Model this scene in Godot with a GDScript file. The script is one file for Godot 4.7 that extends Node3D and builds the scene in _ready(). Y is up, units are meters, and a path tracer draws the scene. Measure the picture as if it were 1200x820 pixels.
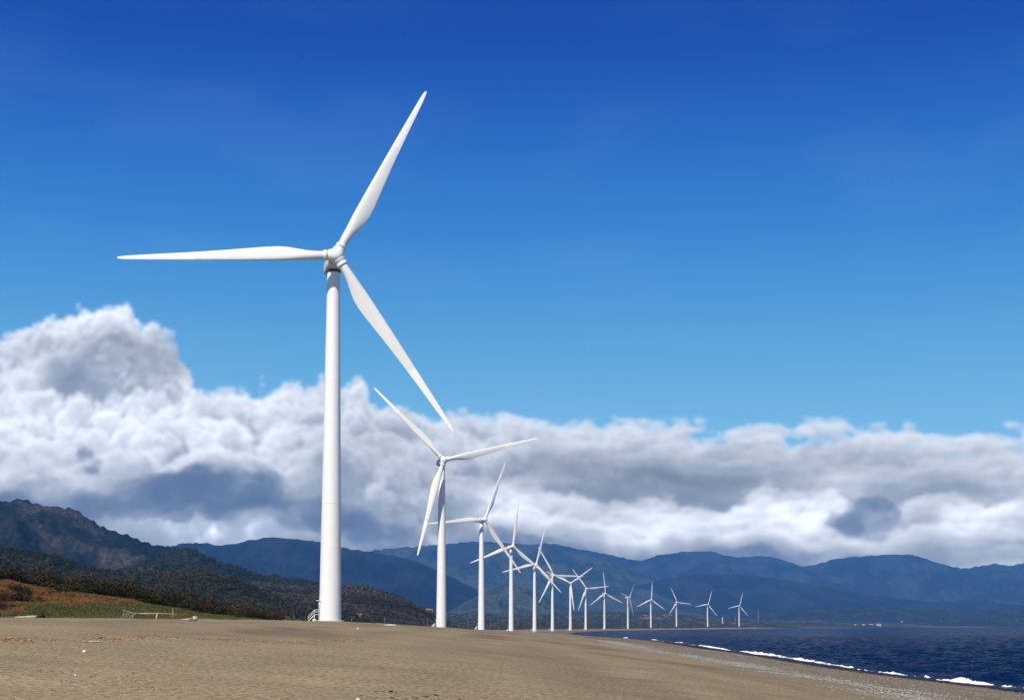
extends Node3D
# A row of wind turbines along a curved beach, mountains behind. x right, y up, the view goes along -z.
# "d" is the distance along the view (d = -z), the sea lies at y = 0 and the eye at y = 9.

const EYE := 9.0
const FOCAL := 1770.0
const PITCH := 5.0
const EXPOSURE := 1.12
var rng := RandomNumberGenerator.new()
var n_fine := FastNoiseLite.new()
var n_mid := FastNoiseLite.new()
var n_wide := FastNoiseLite.new()
var n_ridge := FastNoiseLite.new()
var used := {}
var M := {}

const COAST_D := [-400.0, -100.0, 100.0, 215.0, 245.0, 312.0, 354.0, 447.0, 545.0, 747.0, 945.0, 1108.0, 1338.0, 1575.0, 1800.0, 1985.0, 2400.0, 2720.0, 3030.0, 3570.0, 4230.0, 5500.0, 7200.0, 9000.0, 14000.0, 20000.0]
const COAST_X := [75.0, 73.0, 72.0, 71.0, 70.2, 70.2, 71.5, 75.0, 77.0, 83.0, 84.0, 77.0, 69.0, 68.0, 82.0, 102.0, 160.0, 245.0, 341.0, 536.0, 740.0, 1250.0, 2440.0, 4200.0, 9500.0, 16000.0]
const CREST_D := [-400.0, 0.0, 150.0, 290.0, 616.0, 942.0, 1268.0, 1594.0, 1920.0, 2246.0, 2900.0, 4500.0, 20000.0]
const CREST_H := [9.2, 9.4, 9.6, 9.72, 7.4, 6.0, 3.7, 3.15, 2.5, 2.1, 1.7, 1.9, 2.4]
const PROFILE_S := [0.0, 4.0, 10.0, 20.0, 35.0, 55.0, 72.0, 90.0, 104.0, 120.0]
const PROFILE_H := [0.0, 0.025, 0.075, 0.168, 0.345, 0.57, 0.76, 0.92, 1.0, 1.0]
# distance, base x, base height over the eye, hub height, yaw, blade angle, tilt, cone
const TURBINES := [
	[290.0, -34.85, 0.73, 69.6, 12.5, 63.2, 8.0, -1.6], [616.0, -28.77, -1.55, 68.2, 12.2, 14.1, 5.0, 0.0],
	[942.0, -19.08, -2.9, 68.1, 29.3, 65.8, 5.0, 0.0], [1268.0, -0.71, -5.33, 70.8, 19.9, 81.0, 5.0, 0.0],
	[1594.0, 23.77, -5.81, 69.4, 23.8, 72.9, 5.0, 0.0], [1920.0, 51.31, -6.46, 69.1, 20.0, -1.6, 5.0, 0.0],
	[2246.0, 86.57, -6.92, 68.6, 10.4, 35.2, 5.0, 0.0], [2572.0, 125.18, -7.6, 69.0, 18.1, 6.0, 5.0, 0.0],
	[2898.0, 176.93, -7.31, 67.5, 24.4, 93.3, 5.0, 0.0], [3224.0, 246.73, -7.5, 65.7, 57.6, 47.1, 5.0, 0.0],
	[3550.0, 325.61, -7.5, 66.8, 15.0, 84.8, 5.0, 0.0], [3876.0, 420.95, -7.5, 65.8, 20.4, 112.7, 5.0, 0.0],
	[4202.0, 542.68, -7.2, 64.3, 21.9, 69.3, 5.0, 0.0], [4528.0, 679.07, -7.0, 64.5, 21.9, 71.2, 5.0, 0.0]]

# ---------------------------------------------------------------- helpers

func along(xs: Array, ys: Array, x: float) -> float:
	var n := xs.size()
	if x <= xs[0]: return ys[0]
	if x >= xs[n - 1]: return ys[n - 1]
	var i := xs.bsearch(x) - 1
	i = clampi(i, 0, n - 2)
	var a := maxi(i - 1, 0)
	var b := mini(i + 2, n - 1)
	var w: float = (x - xs[i]) / (xs[i + 1] - xs[i])
	var w2 := w * w
	var step: float = xs[i + 1] - xs[i]
	var m0: float = (ys[i + 1] - ys[a]) / maxf(xs[i + 1] - xs[a], 1e-6) * step
	var m1: float = (ys[b] - ys[i]) / maxf(xs[b] - xs[i], 1e-6) * step
	return (2 * w2 * w - 3 * w2 + 1) * ys[i] + (w2 * w - 2 * w2 + w) * m0 + (-2 * w2 * w + 3 * w2) * ys[i + 1] + (w2 * w - w2) * m1

func straight(xs: Array, ys: Array, x: float) -> float:
	var n := xs.size()
	if x <= xs[0]: return ys[0]
	if x >= xs[n - 1]: return ys[n - 1]
	var i: int = clampi(xs.bsearch(x) - 1, 0, n - 2)
	return lerpf(ys[i], ys[i + 1], (x - xs[i]) / (xs[i + 1] - xs[i]))

func named(called: String) -> String:
	var k: int = used.get(called, -1) + 1
	used[called] = k
	return called if k == 0 else "%s_%03d" % [called, k]

func thing(called: String, label: String, category: String, at := Vector3.ZERO, group := "") -> Node3D:
	var o := Node3D.new()
	o.name = named(called)
	add_child(o)
	o.position = at
	return tag(o, label, category, group)

func tag(o: Node3D, label: String, category := "", group := "", kind := "") -> Node3D:
	o.set_meta("label", label)
	if category: o.set_meta("category", category)
	if group: o.set_meta("group", group)
	if kind: o.set_meta("kind", kind)
	return o

func obj(called: String, mesh: Mesh, m: Material, parent: Node = self) -> MeshInstance3D:
	var o := MeshInstance3D.new()
	o.name = named(called) if parent == self else called
	o.mesh = mesh
	o.material_override = m
	parent.add_child(o, true)
	return o

func mat(c: Color, rough := 0.8, spec := 0.5) -> StandardMaterial3D:
	var m := StandardMaterial3D.new()
	m.albedo_color = c.linear_to_srgb()
	m.roughness = rough
	m.metallic_specular = spec
	return m

func noise(freq: float, oct: int, sd: int, kind := FastNoiseLite.TYPE_SIMPLEX_SMOOTH, fractal := FastNoiseLite.FRACTAL_FBM) -> FastNoiseLite:
	var n := FastNoiseLite.new()
	n.seed = sd
	n.noise_type = kind
	n.frequency = freq
	n.fractal_type = fractal
	n.fractal_octaves = oct
	return n

func noise_tex(size: int, n: FastNoiseLite, as_normal := false, strength := 4.0, lo := 0.0, hi := 1.0) -> NoiseTexture2D:
	var t := NoiseTexture2D.new()
	t.width = size
	t.height = size
	t.seamless = true
	t.noise = n
	t.as_normal_map = as_normal
	t.bump_strength = strength
	if not as_normal:
		var g := Gradient.new()
		g.set_color(0, Color(lo, lo, lo))
		g.set_color(1, Color(hi, hi, hi))
		t.color_ramp = g
	return t

func st_begin() -> SurfaceTool:
	var st := SurfaceTool.new()
	st.begin(Mesh.PRIMITIVE_TRIANGLES)
	return st

func grid_mesh(v: PackedVector3Array, c: PackedColorArray, cols: int, rows: int) -> ArrayMesh:
	# rows run away from the viewer, columns to the right; normals from the grid itself
	var nrm := PackedVector3Array()
	nrm.resize(v.size())
	for j in rows:
		for i in cols:
			var k := j * cols + i
			var a := v[k + 1 if i < cols - 1 else k] - v[k - 1 if i > 0 else k]
			var b := v[k + cols if j < rows - 1 else k] - v[k - cols if j > 0 else k]
			var n := a.cross(b)
			if n.y < 0: n = -n
			nrm[k] = n.normalized()
	var idx := PackedInt32Array()
	idx.resize((cols - 1) * (rows - 1) * 6)
	var w := 0
	for j in rows - 1:
		for i in cols - 1:
			var k := j * cols + i
			idx[w] = k; idx[w + 1] = k + cols; idx[w + 2] = k + 1
			idx[w + 3] = k + 1; idx[w + 4] = k + cols; idx[w + 5] = k + cols + 1
			w += 6
	var arr := []
	arr.resize(Mesh.ARRAY_MAX)
	arr[Mesh.ARRAY_VERTEX] = v
	arr[Mesh.ARRAY_NORMAL] = nrm
	if c.size(): arr[Mesh.ARRAY_COLOR] = c
	arr[Mesh.ARRAY_INDEX] = idx
	var m := ArrayMesh.new()
	m.add_surface_from_arrays(Mesh.PRIMITIVE_TRIANGLES, arr)
	return m

func rings_mesh(rings: Array, closed_ends := true) -> ArrayMesh:
	# rings: arrays of equal length of Vector3; joined into a smooth skin
	var st := st_begin()
	var n: int = rings[0].size()
	st.set_smooth_group(0)
	for j in rings.size() - 1:
		for i in n:
			var a: Vector3 = rings[j][i]
			var b: Vector3 = rings[j][(i + 1) % n]
			var c: Vector3 = rings[j + 1][i]
			var d: Vector3 = rings[j + 1][(i + 1) % n]
			for p in [a, c, b, b, c, d]: st.add_vertex(p)
	if closed_ends:
		st.set_smooth_group(1)
		for e in [0, rings.size() - 1]:
			var mid := Vector3.ZERO
			for p in rings[e]: mid += p / n
			for i in n:
				var a: Vector3 = rings[e][i]
				var b: Vector3 = rings[e][(i + 1) % n]
				if e == 0:
					for p in [mid, a, b]: st.add_vertex(p)
				else:
					for p in [mid, b, a]: st.add_vertex(p)
	st.generate_normals()
	return st.commit()

func lathe(profile: Array, seg := 40) -> ArrayMesh:
	# profile: Vector2(radius, height) from the bottom up
	var rings := []
	for p in profile:
		var r := PackedVector3Array()
		for i in seg:
			var a := TAU * i / seg
			r.append(Vector3(cos(a) * p.x, p.y, sin(a) * p.x))
		rings.append(r)
	return rings_mesh(rings)

func rod(st: SurfaceTool, a: Vector3, b: Vector3, ra: float, rb: float, seg := 7) -> void:
	var y := (b - a).normalized()
	var x := y.cross(Vector3(0.31, 0.2, 0.93)).normalized()
	var z := x.cross(y)
	for i in seg:
		var t0 := TAU * i / seg
		var t1 := TAU * (i + 1) / seg
		var p0 := x * cos(t0) + z * sin(t0)
		var p1 := x * cos(t1) + z * sin(t1)
		for p in [a + p0 * ra, b + p0 * rb, a + p1 * ra, a + p1 * ra, b + p0 * rb, b + p1 * rb, a, a + p0 * ra, a + p1 * ra, b, b + p1 * rb, b + p0 * rb]:
			st.add_vertex(p)

func rod_mesh(points: Array, radii: Array, seg := 7) -> ArrayMesh:
	var st := st_begin()
	for i in points.size() - 1: rod(st, points[i], points[i + 1], radii[i], radii[i + 1], seg)
	st.generate_normals()
	return st.commit()

func box_mesh(size: Vector3, bevel := 0.0) -> Mesh:
	if bevel <= 0.0:
		var b := BoxMesh.new()
		b.size = size
		return b
	var h := size / 2
	var rings := []
	for lv in [[-h.y, bevel], [-h.y + bevel, 0.0], [h.y - bevel, 0.0], [h.y, bevel]]:
		var r := PackedVector3Array()
		var ex: float = h.x - lv[1]
		var ez: float = h.z - lv[1]
		var q := bevel
		for p in [[ex - q, ez], [ex, ez - q], [ex, -ez + q], [ex - q, -ez], [-ex + q, -ez], [-ex, -ez + q], [-ex, ez - q], [-ex + q, ez]]:
			r.append(Vector3(p[0], lv[0], p[1]))
		r.reverse()
		rings.append(r)
	var st := st_begin()
	st.append_from(rings_mesh(rings), 0, Transform3D.IDENTITY)
	return st.commit()

# ---------------------------------------------------------------- shape of the land

func coast_x(d: float) -> float:
	return along(COAST_D, COAST_X, d)

func inland(x: float, d: float) -> float:
	var c := coast_x(d)
	var slope := (coast_x(d + 15) - coast_x(d - 15)) / 30.0
	var s := (c - x) / sqrt(1.0 + slope * slope)
	return s + 1.1 * n_mid.get_noise_2d(d * 0.9, 7.0) + 0.8 * n_mid.get_noise_2d(d * 4.0, 91.0)

func bank(x: float, d: float) -> float:
	# the grassy hillock at the left: a low bank at its foot, a crest further back
	var side := smoothstep(-31.0, -58.0, x + 0.05 * (d - 190.0) + 2.5 * n_mid.get_noise_2d(d * 0.8, x * 0.3))
	var front := smoothstep(132.0, 192.0, d + 5.0 * n_mid.get_noise_2d(x * 1.5, 40.0))
	var back := 1.0 - 0.75 * smoothstep(205.0, 300.0, d)
	return side * front * back

func land(x: float, d: float) -> float:
	var s := inland(x, d)
	if s < 0.0:
		return maxf(0.11 * s, -9.0)
	var hc := straight(CREST_D, CREST_H, d)
	var w := 104.0 + 20.0 * smoothstep(1500.0, 3500.0, d) + 120.0 * smoothstep(4600.0, 6500.0, d)
	var f := s / w
	var h: float
	if f < 1.0:
		h = hc * along(PROFILE_S, PROFILE_H, f * 104.0)
	else:
		var back := s - w
		h = lerpf(hc, minf(hc, 3.2), smoothstep(6.0, 70.0, back) * smoothstep(230.0, 340.0, d))
	var plain := 0.018 * clampf(s - 190.0, 0.0, 520.0) + 0.004 * clampf(s - 700.0, 0.0, 2500.0)
	plain *= 1.0 + 1.5 * smoothstep(1300.0, 3200.0, d)
	h += plain * (1.0 + 0.6 * n_wide.get_noise_2d(x * 0.25, d * 0.25))
	h += bank(x, d) * (3.3 + 0.9 * n_mid.get_noise_2d(x * 1.4, d * 1.1 + 60.0) + 1.3 * smoothstep(-48.0, -72.0, x))
	var dry := smoothstep(3.0, 30.0, s)
	h += dry * (0.22 * n_wide.get_noise_2d(x * 1.6, d * 0.9) + 0.09 * n_mid.get_noise_2d(x * 2.0, d * 1.6) + 0.035 * n_fine.get_noise_2d(x, d))
	if s > w + 15.0: h += 0.7 * smoothstep(0.0, 60.0, s - w - 15.0) * n_mid.get_noise_2d(x * 0.5, d * 0.5)
	return h

# ---------------------------------------------------------------- sky

func lin(r: float, g: float, b: float) -> Color:
	return Color(r / 255.0, g / 255.0, b / 255.0).srgb_to_linear()

var SKY_EL := [0.0, 3.0, 5.0, 7.5, 10.0, 12.5, 15.0, 18.0, 21.0, 24.0, 35.0, 60.0, 90.0]
var SKY_C := []

func sky_air(el: float) -> Color:
	if el <= 0.0: return SKY_C[0]
	for i in SKY_EL.size() - 1:
		if el <= SKY_EL[i + 1]:
			return SKY_C[i].lerp(SKY_C[i + 1], (el - SKY_EL[i]) / (SKY_EL[i + 1] - SKY_EL[i]))
	return SKY_C[-1]

# The sky: clear air that pales towards the horizon, and banks of cumulus all round, drawn as depth-sorted decks of cloud lit by the sun.
# Where the camera looks the decks follow the skyline of the photographed clouds; elsewhere they go on alike.
# The haze of the scene lies in front of the sky: how dense, how high, and the colour it adds.
const DENSITY := 0.00006
const HAZE_TOP := 715.0
const AIR := Color(0.045, 0.13, 0.36)
var b_warp := FastNoiseLite.new()
var b_wide := FastNoiseLite.new()
var b_puff := FastNoiseLite.new()
var b_streak := FastNoiseLite.new()
var scud_spots := []
var lit_spots := []

func bearing(px: float) -> float:
	return rad_to_deg(atan((px - 600.0) / FOCAL))

func height_px(px: float, py: float) -> float:
	return FOCAL * atan((732.5 - py) / FOCAL * cos(atan((px - 600.0) / FOCAL)))

func cloud_row(points: Array, base: float, sway: float) -> Dictionary:
	var xs := []
	var ys := []
	for p in points:
		xs.append(bearing(p[0]))
		ys.append(height_px(p[0], p[1]))
	return {"x": xs, "y": ys, "base": base, "sway": sway}

func row_top(row: Dictionary, az: float, sd: float) -> float:
	var x: float = FOCAL * sin(deg_to_rad(az))
	var z: float = FOCAL * cos(deg_to_rad(az))
	var free: float = row.base + row.sway * (b_wide.get_noise_3d(x * 0.35, z * 0.35, sd) * 1.6 + 0.5 * b_wide.get_noise_3d(x * 1.2, z * 1.2, sd + 50.0))
	var n: int = row.x.size()
	var inside: float = smoothstep(row.x[0] - 6.0, row.x[0], az) * (1.0 - smoothstep(row.x[n - 1], row.x[n - 1] + 6.0, az))
	return lerpf(free, straight(row.x, row.y, az), inside)

func spots_at(spots: Array, u: float, v: float) -> float:
	var sum := 0.0
	for s in spots:
		var qx: float = (u - s[0]) * s[2]
		if qx > 1.7 or qx < -1.7: continue
		var qy: float = (v - s[1]) * s[3]
		var q := qx * qx + qy * qy
		if q < 3.0: sum += s[4] * exp(-q * q * 0.5)
	return sum

func make_spots(list: Array) -> Array:
	var out := []
	for p in list: out.append([bearing(p[0]) * FOCAL * PI / 180.0, height_px(p[0], p[1]), 1.0 / p[2], 1.0 / p[3], p[4]])
	return out

# one direction of the sky: bearing az (radians), height v; tops of the three decks; flat = how layered the cloud is
func cloud_at(az: float, v: float, t_mid: float, t_back: float, t_tall: float, flat: float, air: Color) -> Color:
	if v > maxf(t_tall, maxf(t_back, t_mid)) + 34.0: return air
	var sa := sin(az)
	var ca := cos(az)
	var u := FOCAL * az
	var X := FOCAL * sa
	var Z := FOCAL * ca
	var wu := 34.0 * b_warp.get_noise_3d(X, Z, v * 1.3)
	var wv := 16.0 * b_warp.get_noise_3d(X, Z, v * 1.3 + 400.0)
	var seen := 1.0 - smoothstep(0.36, 0.42, absf(az))
	var lit := 0.0
	var scud := 0.0
	if seen > 0.0:
		lit = spots_at(lit_spots, u + wu, v + wv) * seen
		scud = spots_at(scud_spots, u + wu * 1.2, v + wv * 1.2) * seen
	if seen < 1.0:
		var k := 1.0 - seen
		lit += k * clampf(0.7 * b_wide.get_noise_3d(X * 3.0, Z * 3.0, v * 5.0 + 90.0), -0.3, 0.3)
		scud += k * smoothstep(0.12, 0.4, b_wide.get_noise_3d(X * 2.5, Z * 2.5, v * 11.0)) * smoothstep(40.0, 90.0, v) * (1.0 - smoothstep(170.0, 230.0, v))
	var left := 1.0
	var out := Color(0, 0, 0)
	for deck in 4:
		var steps := 4 if deck == 0 else 6
		var top := 0.0
		var depth := 0.0
		var sig := 0.05
		var st := flat * 0.5
		if deck == 0:
			if scud < 0.16: continue
			st = 0.0
		elif deck == 1:
			top = t_mid
			depth = 200.0
		elif deck == 2:
			top = t_back
			depth = 430.0
		else:
			top = t_tall
			depth = 640.0
			sig = 0.06
			st = 0.0
		if deck > 0 and v > top + 34.0: continue
		for k in steps:
			var w := depth + k * 26.0
			var r := 1.0 - k / (steps - 1.0)
			var edge := (top + 6.0 - 34.0 * pow(r, 1.5)) if deck > 0 else scud * 1.2 - 0.66 - 0.2 * r
			var d := cloud_density(X, Z, sa, ca, 0.0, v, w, edge, st, deck)
			if d <= 0.0: continue
			var tau := 15.0 * cloud_density(X, Z, sa, ca, -2.2, v + 4.6, w - 4.1, edge, st, deck) + 20.0 * cloud_density(X, Z, sa, ca, -8.8, v + 18.2, w - 16.4, edge, st, deck)
			tau += 30.0 * cloud_density(X, Z, sa, ca, -21.8, v + 44.8, w - 40.3, edge, st, deck)
			tau *= sig
			var light := exp(-tau * 1.15) * 0.74 + exp(-tau * 0.22) * 0.26
			var amb := 1.0
			if deck == 0:
				light *= 0.42
				amb = 0.8
			else:
				light *= clampf(1.0 + lit * 1.3, 0.15, 2.0)
				amb = 1.12 + 0.25 * clampf(v / 260.0, 0.0, 1.0) + 0.5 * lit
			light *= SUNLIT
			var a := 1.0 - exp(-d * sig * 26.0 * (0.8 if deck == 0 else 1.7))
			var share := left * a
			var blue := 0.06 if deck == 0 else 0.0
			out.r += share * (light + (0.118 - blue * 0.5) * amb)
			out.g += share * (light * 0.985 + 0.16 * amb)
			out.b += share * (light * 0.955 + (0.24 + blue * 1.4) * amb)
			left *= 1.0 - a
			if left < 0.03: break
		if left < 0.03: break
	out = Color(out.r + left * air.r, out.g + left * air.g, out.b + left * air.b)
	return out

const SUNLIT := 0.62

func cloud_density(X: float, Z: float, sa: float, ca: float, du: float, v: float, w: float, edge: float, st: float, deck: int) -> float:
	var e := minf((edge - v) / 44.0, 0.55) if deck > 0 else edge
	if e < -1.15: return 0.0
	var x := X + du * ca + w * sa
	var z := Z - du * sa + w * ca
	var n := 1.05 * (0.44 - b_puff.get_noise_3d(x, z, v * 1.2))
	if deck == 0: return clampf((e - 0.12 + 2.1 * n) * 1.5, 0.0, 1.0)
	if st > 0.0: n = lerpf(n, 1.1 * b_streak.get_noise_3d(x * 0.16, z * 0.16, v), st)
	return clampf((e + 1.25 * n - 0.12 + minf(0.0, e + 0.25) * 1.6) * 1.8, 0.0, 1.0)

func air_at(az: float, el: float) -> Color:
	# thin high veils that hardly show
	var v := FOCAL * deg_to_rad(el)
	var q := smoothstep(-0.05, 0.45, b_wide.get_noise_3d(FOCAL * sin(az) * 1.3, FOCAL * cos(az) * 1.3, v * 3.4 + 700.0))
	return sky_air(el).lerp(lin(150, 188, 224), 0.035 * q * smoothstep(5.0, 9.0, el) * (1.0 - smoothstep(19.0, 26.0, el)))

func make_sky() -> ImageTexture:
	SKY_C = [lin(150, 196, 228), lin(140, 192, 228), lin(128, 188, 228), lin(116, 180, 223), lin(96, 166, 217), lin(76, 148, 210), lin(57, 130, 204), lin(42, 106, 192), lin(28, 82, 175), lin(21, 66, 161), lin(18, 57, 146), lin(17, 53, 136), lin(15, 49, 128)]
	b_warp = noise(1.0 / 105.0, 2, 41)
	b_wide = noise(1.0 / 400.0, 3, 44)
	b_puff = noise(1.0 / 150.0, 5, 42, FastNoiseLite.TYPE_SIMPLEX_SMOOTH, FastNoiseLite.FRACTAL_RIDGED)
	b_puff.fractal_gain = 0.55
	b_streak = noise(1.0 / 42.0, 4, 45)
	var back := cloud_row([[-60, 440], [0, 470], [120, 476], [160, 468], [230, 464], [300, 458], [345, 448], [372, 446], [395, 462], [425, 452], [445, 474], [480, 487], [540, 494], [570, 492], [620, 506], [660, 497], [700, 496], [760, 502], [810, 495], [840, 491], [880, 498], [930, 501], [950, 506], [1010, 502], [1080, 507], [1140, 507], [1200, 512], [1260, 510]], 210.0, 60.0)
	var tall := cloud_row([[-60, 430], [-20, 420], [0, 412], [25, 398], [50, 380], [75, 372], [105, 364], [130, 361], [158, 368], [182, 387], [206, 402], [214, 420], [226, 450], [244, 560]], 150.0, 190.0)
	var mid := cloud_row([[-60, 520], [40, 500], [120, 512], [200, 486], [290, 505], [380, 500], [440, 520], [520, 545], [590, 572], [650, 575], [720, 590], [790, 580], [850, 590], [905, 578], [970, 580], [1030, 596], [1100, 585], [1170, 590], [1260, 575]], 165.0, 50.0)
	# low dark scud, and places where the banks catch more or less of the sun: place, half width, half height, amount
	scud_spots = make_spots([[180, 580, 110, 22, 0.9], [260, 572, 80, 18, 0.8], [360, 604, 70, 22, 0.85], [430, 615, 60, 18, 0.7], [20, 604, 90, 16, 0.75], [1012, 612, 40, 14, 0.85], [560, 650, 120, 14, 0.7], [95, 546, 24, 10, 0.75], [860, 656, 200, 8, 0.6], [700, 640, 36, 9, 0.6]])
	lit_spots = make_spots([[110, 366, 80, 20, 0.25], [60, 480, 90, 34, 0.2], [250, 500, 140, 36, 0.2], [592, 597, 46, 26, 0.3], [905, 610, 56, 20, 0.3], [968, 604, 36, 26, 0.3], [765, 616, 56, 18, 0.25], [1172, 606, 40, 18, 0.3], [308, 616, 90, 20, 0.7], [200, 624, 90, 16, 0.6], [425, 455, 22, 20, 0.2], [150, 412, 75, 24, -0.35], [860, 545, 240, 16, -0.3], [740, 566, 120, 14, -0.25], [1110, 568, 130, 16, -0.15], [520, 580, 60, 30, -0.2], [620, 540, 60, 20, -0.2], [900, 655, 330, 14, -0.15], [430, 530, 70, 30, -0.2]])
	var W := 4096
	var Hh := 2048
	var im := Image.create_empty(W, Hh, false, Image.FORMAT_RGBF)
	im.fill(sky_air(0.0))
	var low_row := Hh / 2
	for r in low_row:
		im.fill_rect(Rect2i(0, r, W, 1), behind_haze(sky_air(90.0 - (r + 0.5) * 180.0 / Hh), 90.0 - (r + 0.5) * 180.0 / Hh))
	var veil := Image.create_empty(W / 8, 150, false, Image.FORMAT_RGBF)
	for i in W / 8:
		for j in 150:
			var e := (j + 0.5) * 2.0 * 180.0 / Hh
			veil.set_pixel(i, 149 - j, behind_haze(air_at((i + 0.5) * 8.0 / W * TAU, e), e))
	veil.resize(W, 300, Image.INTERPOLATE_BILINEAR)
	im.blit_rect(veil, Rect2i(0, 0, W, 300), Vector2i(0, low_row - 300))
	# all round at a quarter of the width and half of the height, then finely where it is looked at
	var band := 176
	var coarse := Image.create_empty(W / 4, band / 2, false, Image.FORMAT_RGBF)
	for pass_no in 2:
		var sx := 4 if pass_no == 0 else 1
		var sy := 2 if pass_no == 0 else 1
		for i in W / sx:
			var az := wrapf((float(i) + 0.5) * sx / W * 360.0, -180.0, 180.0)
			if pass_no == 1 and absf(az) > 23.0: continue
			if pass_no == 0 and absf(az) < 21.0: continue
			var ar := deg_to_rad(az)
			var t_back := row_top(back, az, 10.0)
			var t_tall := row_top(tall, az, 20.0)
			var t_mid := row_top(mid, az, 30.0)
			var flat := clampf(0.5 + 1.6 * b_wide.get_noise_3d(FOCAL * sin(ar) * 0.6, FOCAL * cos(ar) * 0.6, 300.0), 0.0, 1.0)
			flat = lerpf(flat, smoothstep(-4.0, 5.0, az), smoothstep(26.0, 20.0, absf(az)))
			for j in band / sy:
				var el := (j + 0.5) * sy * 180.0 / Hh
				var c := behind_haze(cloud_at(ar, FOCAL * deg_to_rad(el), t_mid, t_back, t_tall, flat, air_at(ar, el)), el)
				if pass_no == 0: coarse.set_pixel(i, band / 2 - 1 - j, c)
				else: im.set_pixel(i, low_row - 1 - j, c)
		if pass_no == 0:
			coarse.resize(W, band, Image.INTERPOLATE_BILINEAR)
			im.blit_rect(coarse, Rect2i(0, 0, W, band), Vector2i(0, low_row - band))
	return ImageTexture.create_from_image(im)

func behind_haze(c: Color, el: float) -> Color:
	# the haze of the scene is drawn in front of this, so the sky beyond it is a little brighter and clearer than it looks
	var tr := exp(-DENSITY * minf((HAZE_TOP - EYE) / sin(deg_to_rad(el)), 15000.0))
	return Color(maxf((c.r - (1.0 - tr) * AIR.r) / tr, 0.008), maxf((c.g - (1.0 - tr) * AIR.g) / tr, 0.015), maxf((c.b - (1.0 - tr) * AIR.b) / tr, 0.03)) * (1.0 / EXPOSURE)

func set_the_light() -> void:
	var cam := Camera3D.new()
	cam.name = "camera"
	cam.projection = Camera3D.PROJECTION_FRUSTUM
	cam.near = 1.0
	cam.far = 60000.0
	cam.size = 820.0 / FOCAL
	cam.frustum_offset = Vector2(0, (322.5 - tan(deg_to_rad(PITCH)) * FOCAL) / FOCAL)
	cam.position = Vector3(0, EYE, 0)
	cam.rotation_degrees = Vector3(PITCH, 0, 0)
	add_child(cam)
	cam.current = true
	var e := Environment.new()
	e.tonemap_mode = Environment.TONE_MAPPER_LINEAR
	e.tonemap_exposure = EXPOSURE
	e.background_mode = Environment.BG_SKY
	var sky := Sky.new()
	var pm := PanoramaSkyMaterial.new()
	pm.panorama = make_sky()
	sky.sky_material = pm
	e.sky = sky
	e.sdfgi_enabled = true
	e.ssao_enabled = true
	e.ssil_enabled = true
	e.fog_enabled = true
	e.fog_density = DENSITY
	e.fog_light_color = Color(0.13, 0.42, 1.0).linear_to_srgb()
	var we := WorldEnvironment.new()
	we.name = "environment"
	we.environment = e
	add_child(we)
	var sun := DirectionalLight3D.new()
	sun.name = "sun"
	sun.light_energy = 1.55
	sun.light_color = Color(1.0, 0.965, 0.905)
	sun.light_angular_distance = 0.5
	sun.shadow_enabled = true
	var el := deg_to_rad(46.0)
	var az := deg_to_rad(24.0)
	var to_sun := Vector3(-sin(az) * cos(el), sin(el), cos(az) * cos(el))
	sun.look_at_from_position(to_sun * 100.0, Vector3.ZERO, Vector3.UP)
	add_child(sun)

# ---------------------------------------------------------------- ground and sea

func ground_color(x: float, d: float, s: float) -> Color:
	var f := n_mid.get_noise_2d(x * 1.2, d * 0.8)
	var g := n_fine.get_noise_2d(x * 0.7 + 300.0, d * 0.7)
	var wide := n_wide.get_noise_2d(x * 1.1 + 90.0, d * 0.7)
	var c := Color(0.306, 0.248, 0.15).lerp(Color(0.262, 0.213, 0.13), clampf(0.5 + 1.1 * f, 0, 1))
	c = c.lerp(Color(0.335, 0.271, 0.16), clampf(wide * 1.8, 0, 1))
	# bands left by higher tides, parallel to the shore
	var tide := n_mid.get_noise_2d(s * 2.3 + 3.0 * wide, d * 0.05 + 200.0)
	c *= 1.0 + 0.24 * tide
	c *= 1.0 + 0.17 * g
	# darker streaks drawn out along the beach
	c *= 1.0 - 0.2 * smoothstep(0.16, 0.34, n_mid.get_noise_2d(x * 0.9 + 400.0, d * 0.22) + 0.12 * g)
	# coarse brown gravel near the sea
	var gravel := smoothstep(54.0, 45.0, s + 6.0 * f + 4.0 * wide)
	c = c.lerp(Color(0.2, 0.162, 0.104) * (1.0 + 0.35 * g), gravel * 0.85)
	# wet stones where the waves run up, with the shade of the steep beach step painted in
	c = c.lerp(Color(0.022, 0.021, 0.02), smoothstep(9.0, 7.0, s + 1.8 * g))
	# grass and dry grass on the bank, scrub soil inland
	var b := bank(x, d)
	var gr := smoothstep(0.03, 0.12, b + 0.05 * g)
	var hay := smoothstep(-0.1, 0.12, n_mid.get_noise_2d(x * 1.3 + 50.0, d * 0.55) + 1.1 * smoothstep(0.45, 0.7, b) + 0.5 * smoothstep(-46.0, -54.0, x) - 0.42)
	c = c.lerp(Color(0.075, 0.092, 0.03).lerp(Color(0.22, 0.12, 0.045), hay), gr)
	var hinter := smoothstep(112.0, 135.0, s + 9.0 * f) * smoothstep(235.0, 330.0, d)
	hinter *= 1.0 - 0.75 * smoothstep(1400.0, 3000.0, d) * smoothstep(190.0, 150.0, s)
	var scrubby := Color(0.045, 0.053, 0.027).lerp(Color(0.085, 0.074, 0.042), clampf(0.5 + 2.0 * wide, 0, 1))
	c = c.lerp(scrubby, hinter)
	c.a = 1.0
	return c

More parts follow.
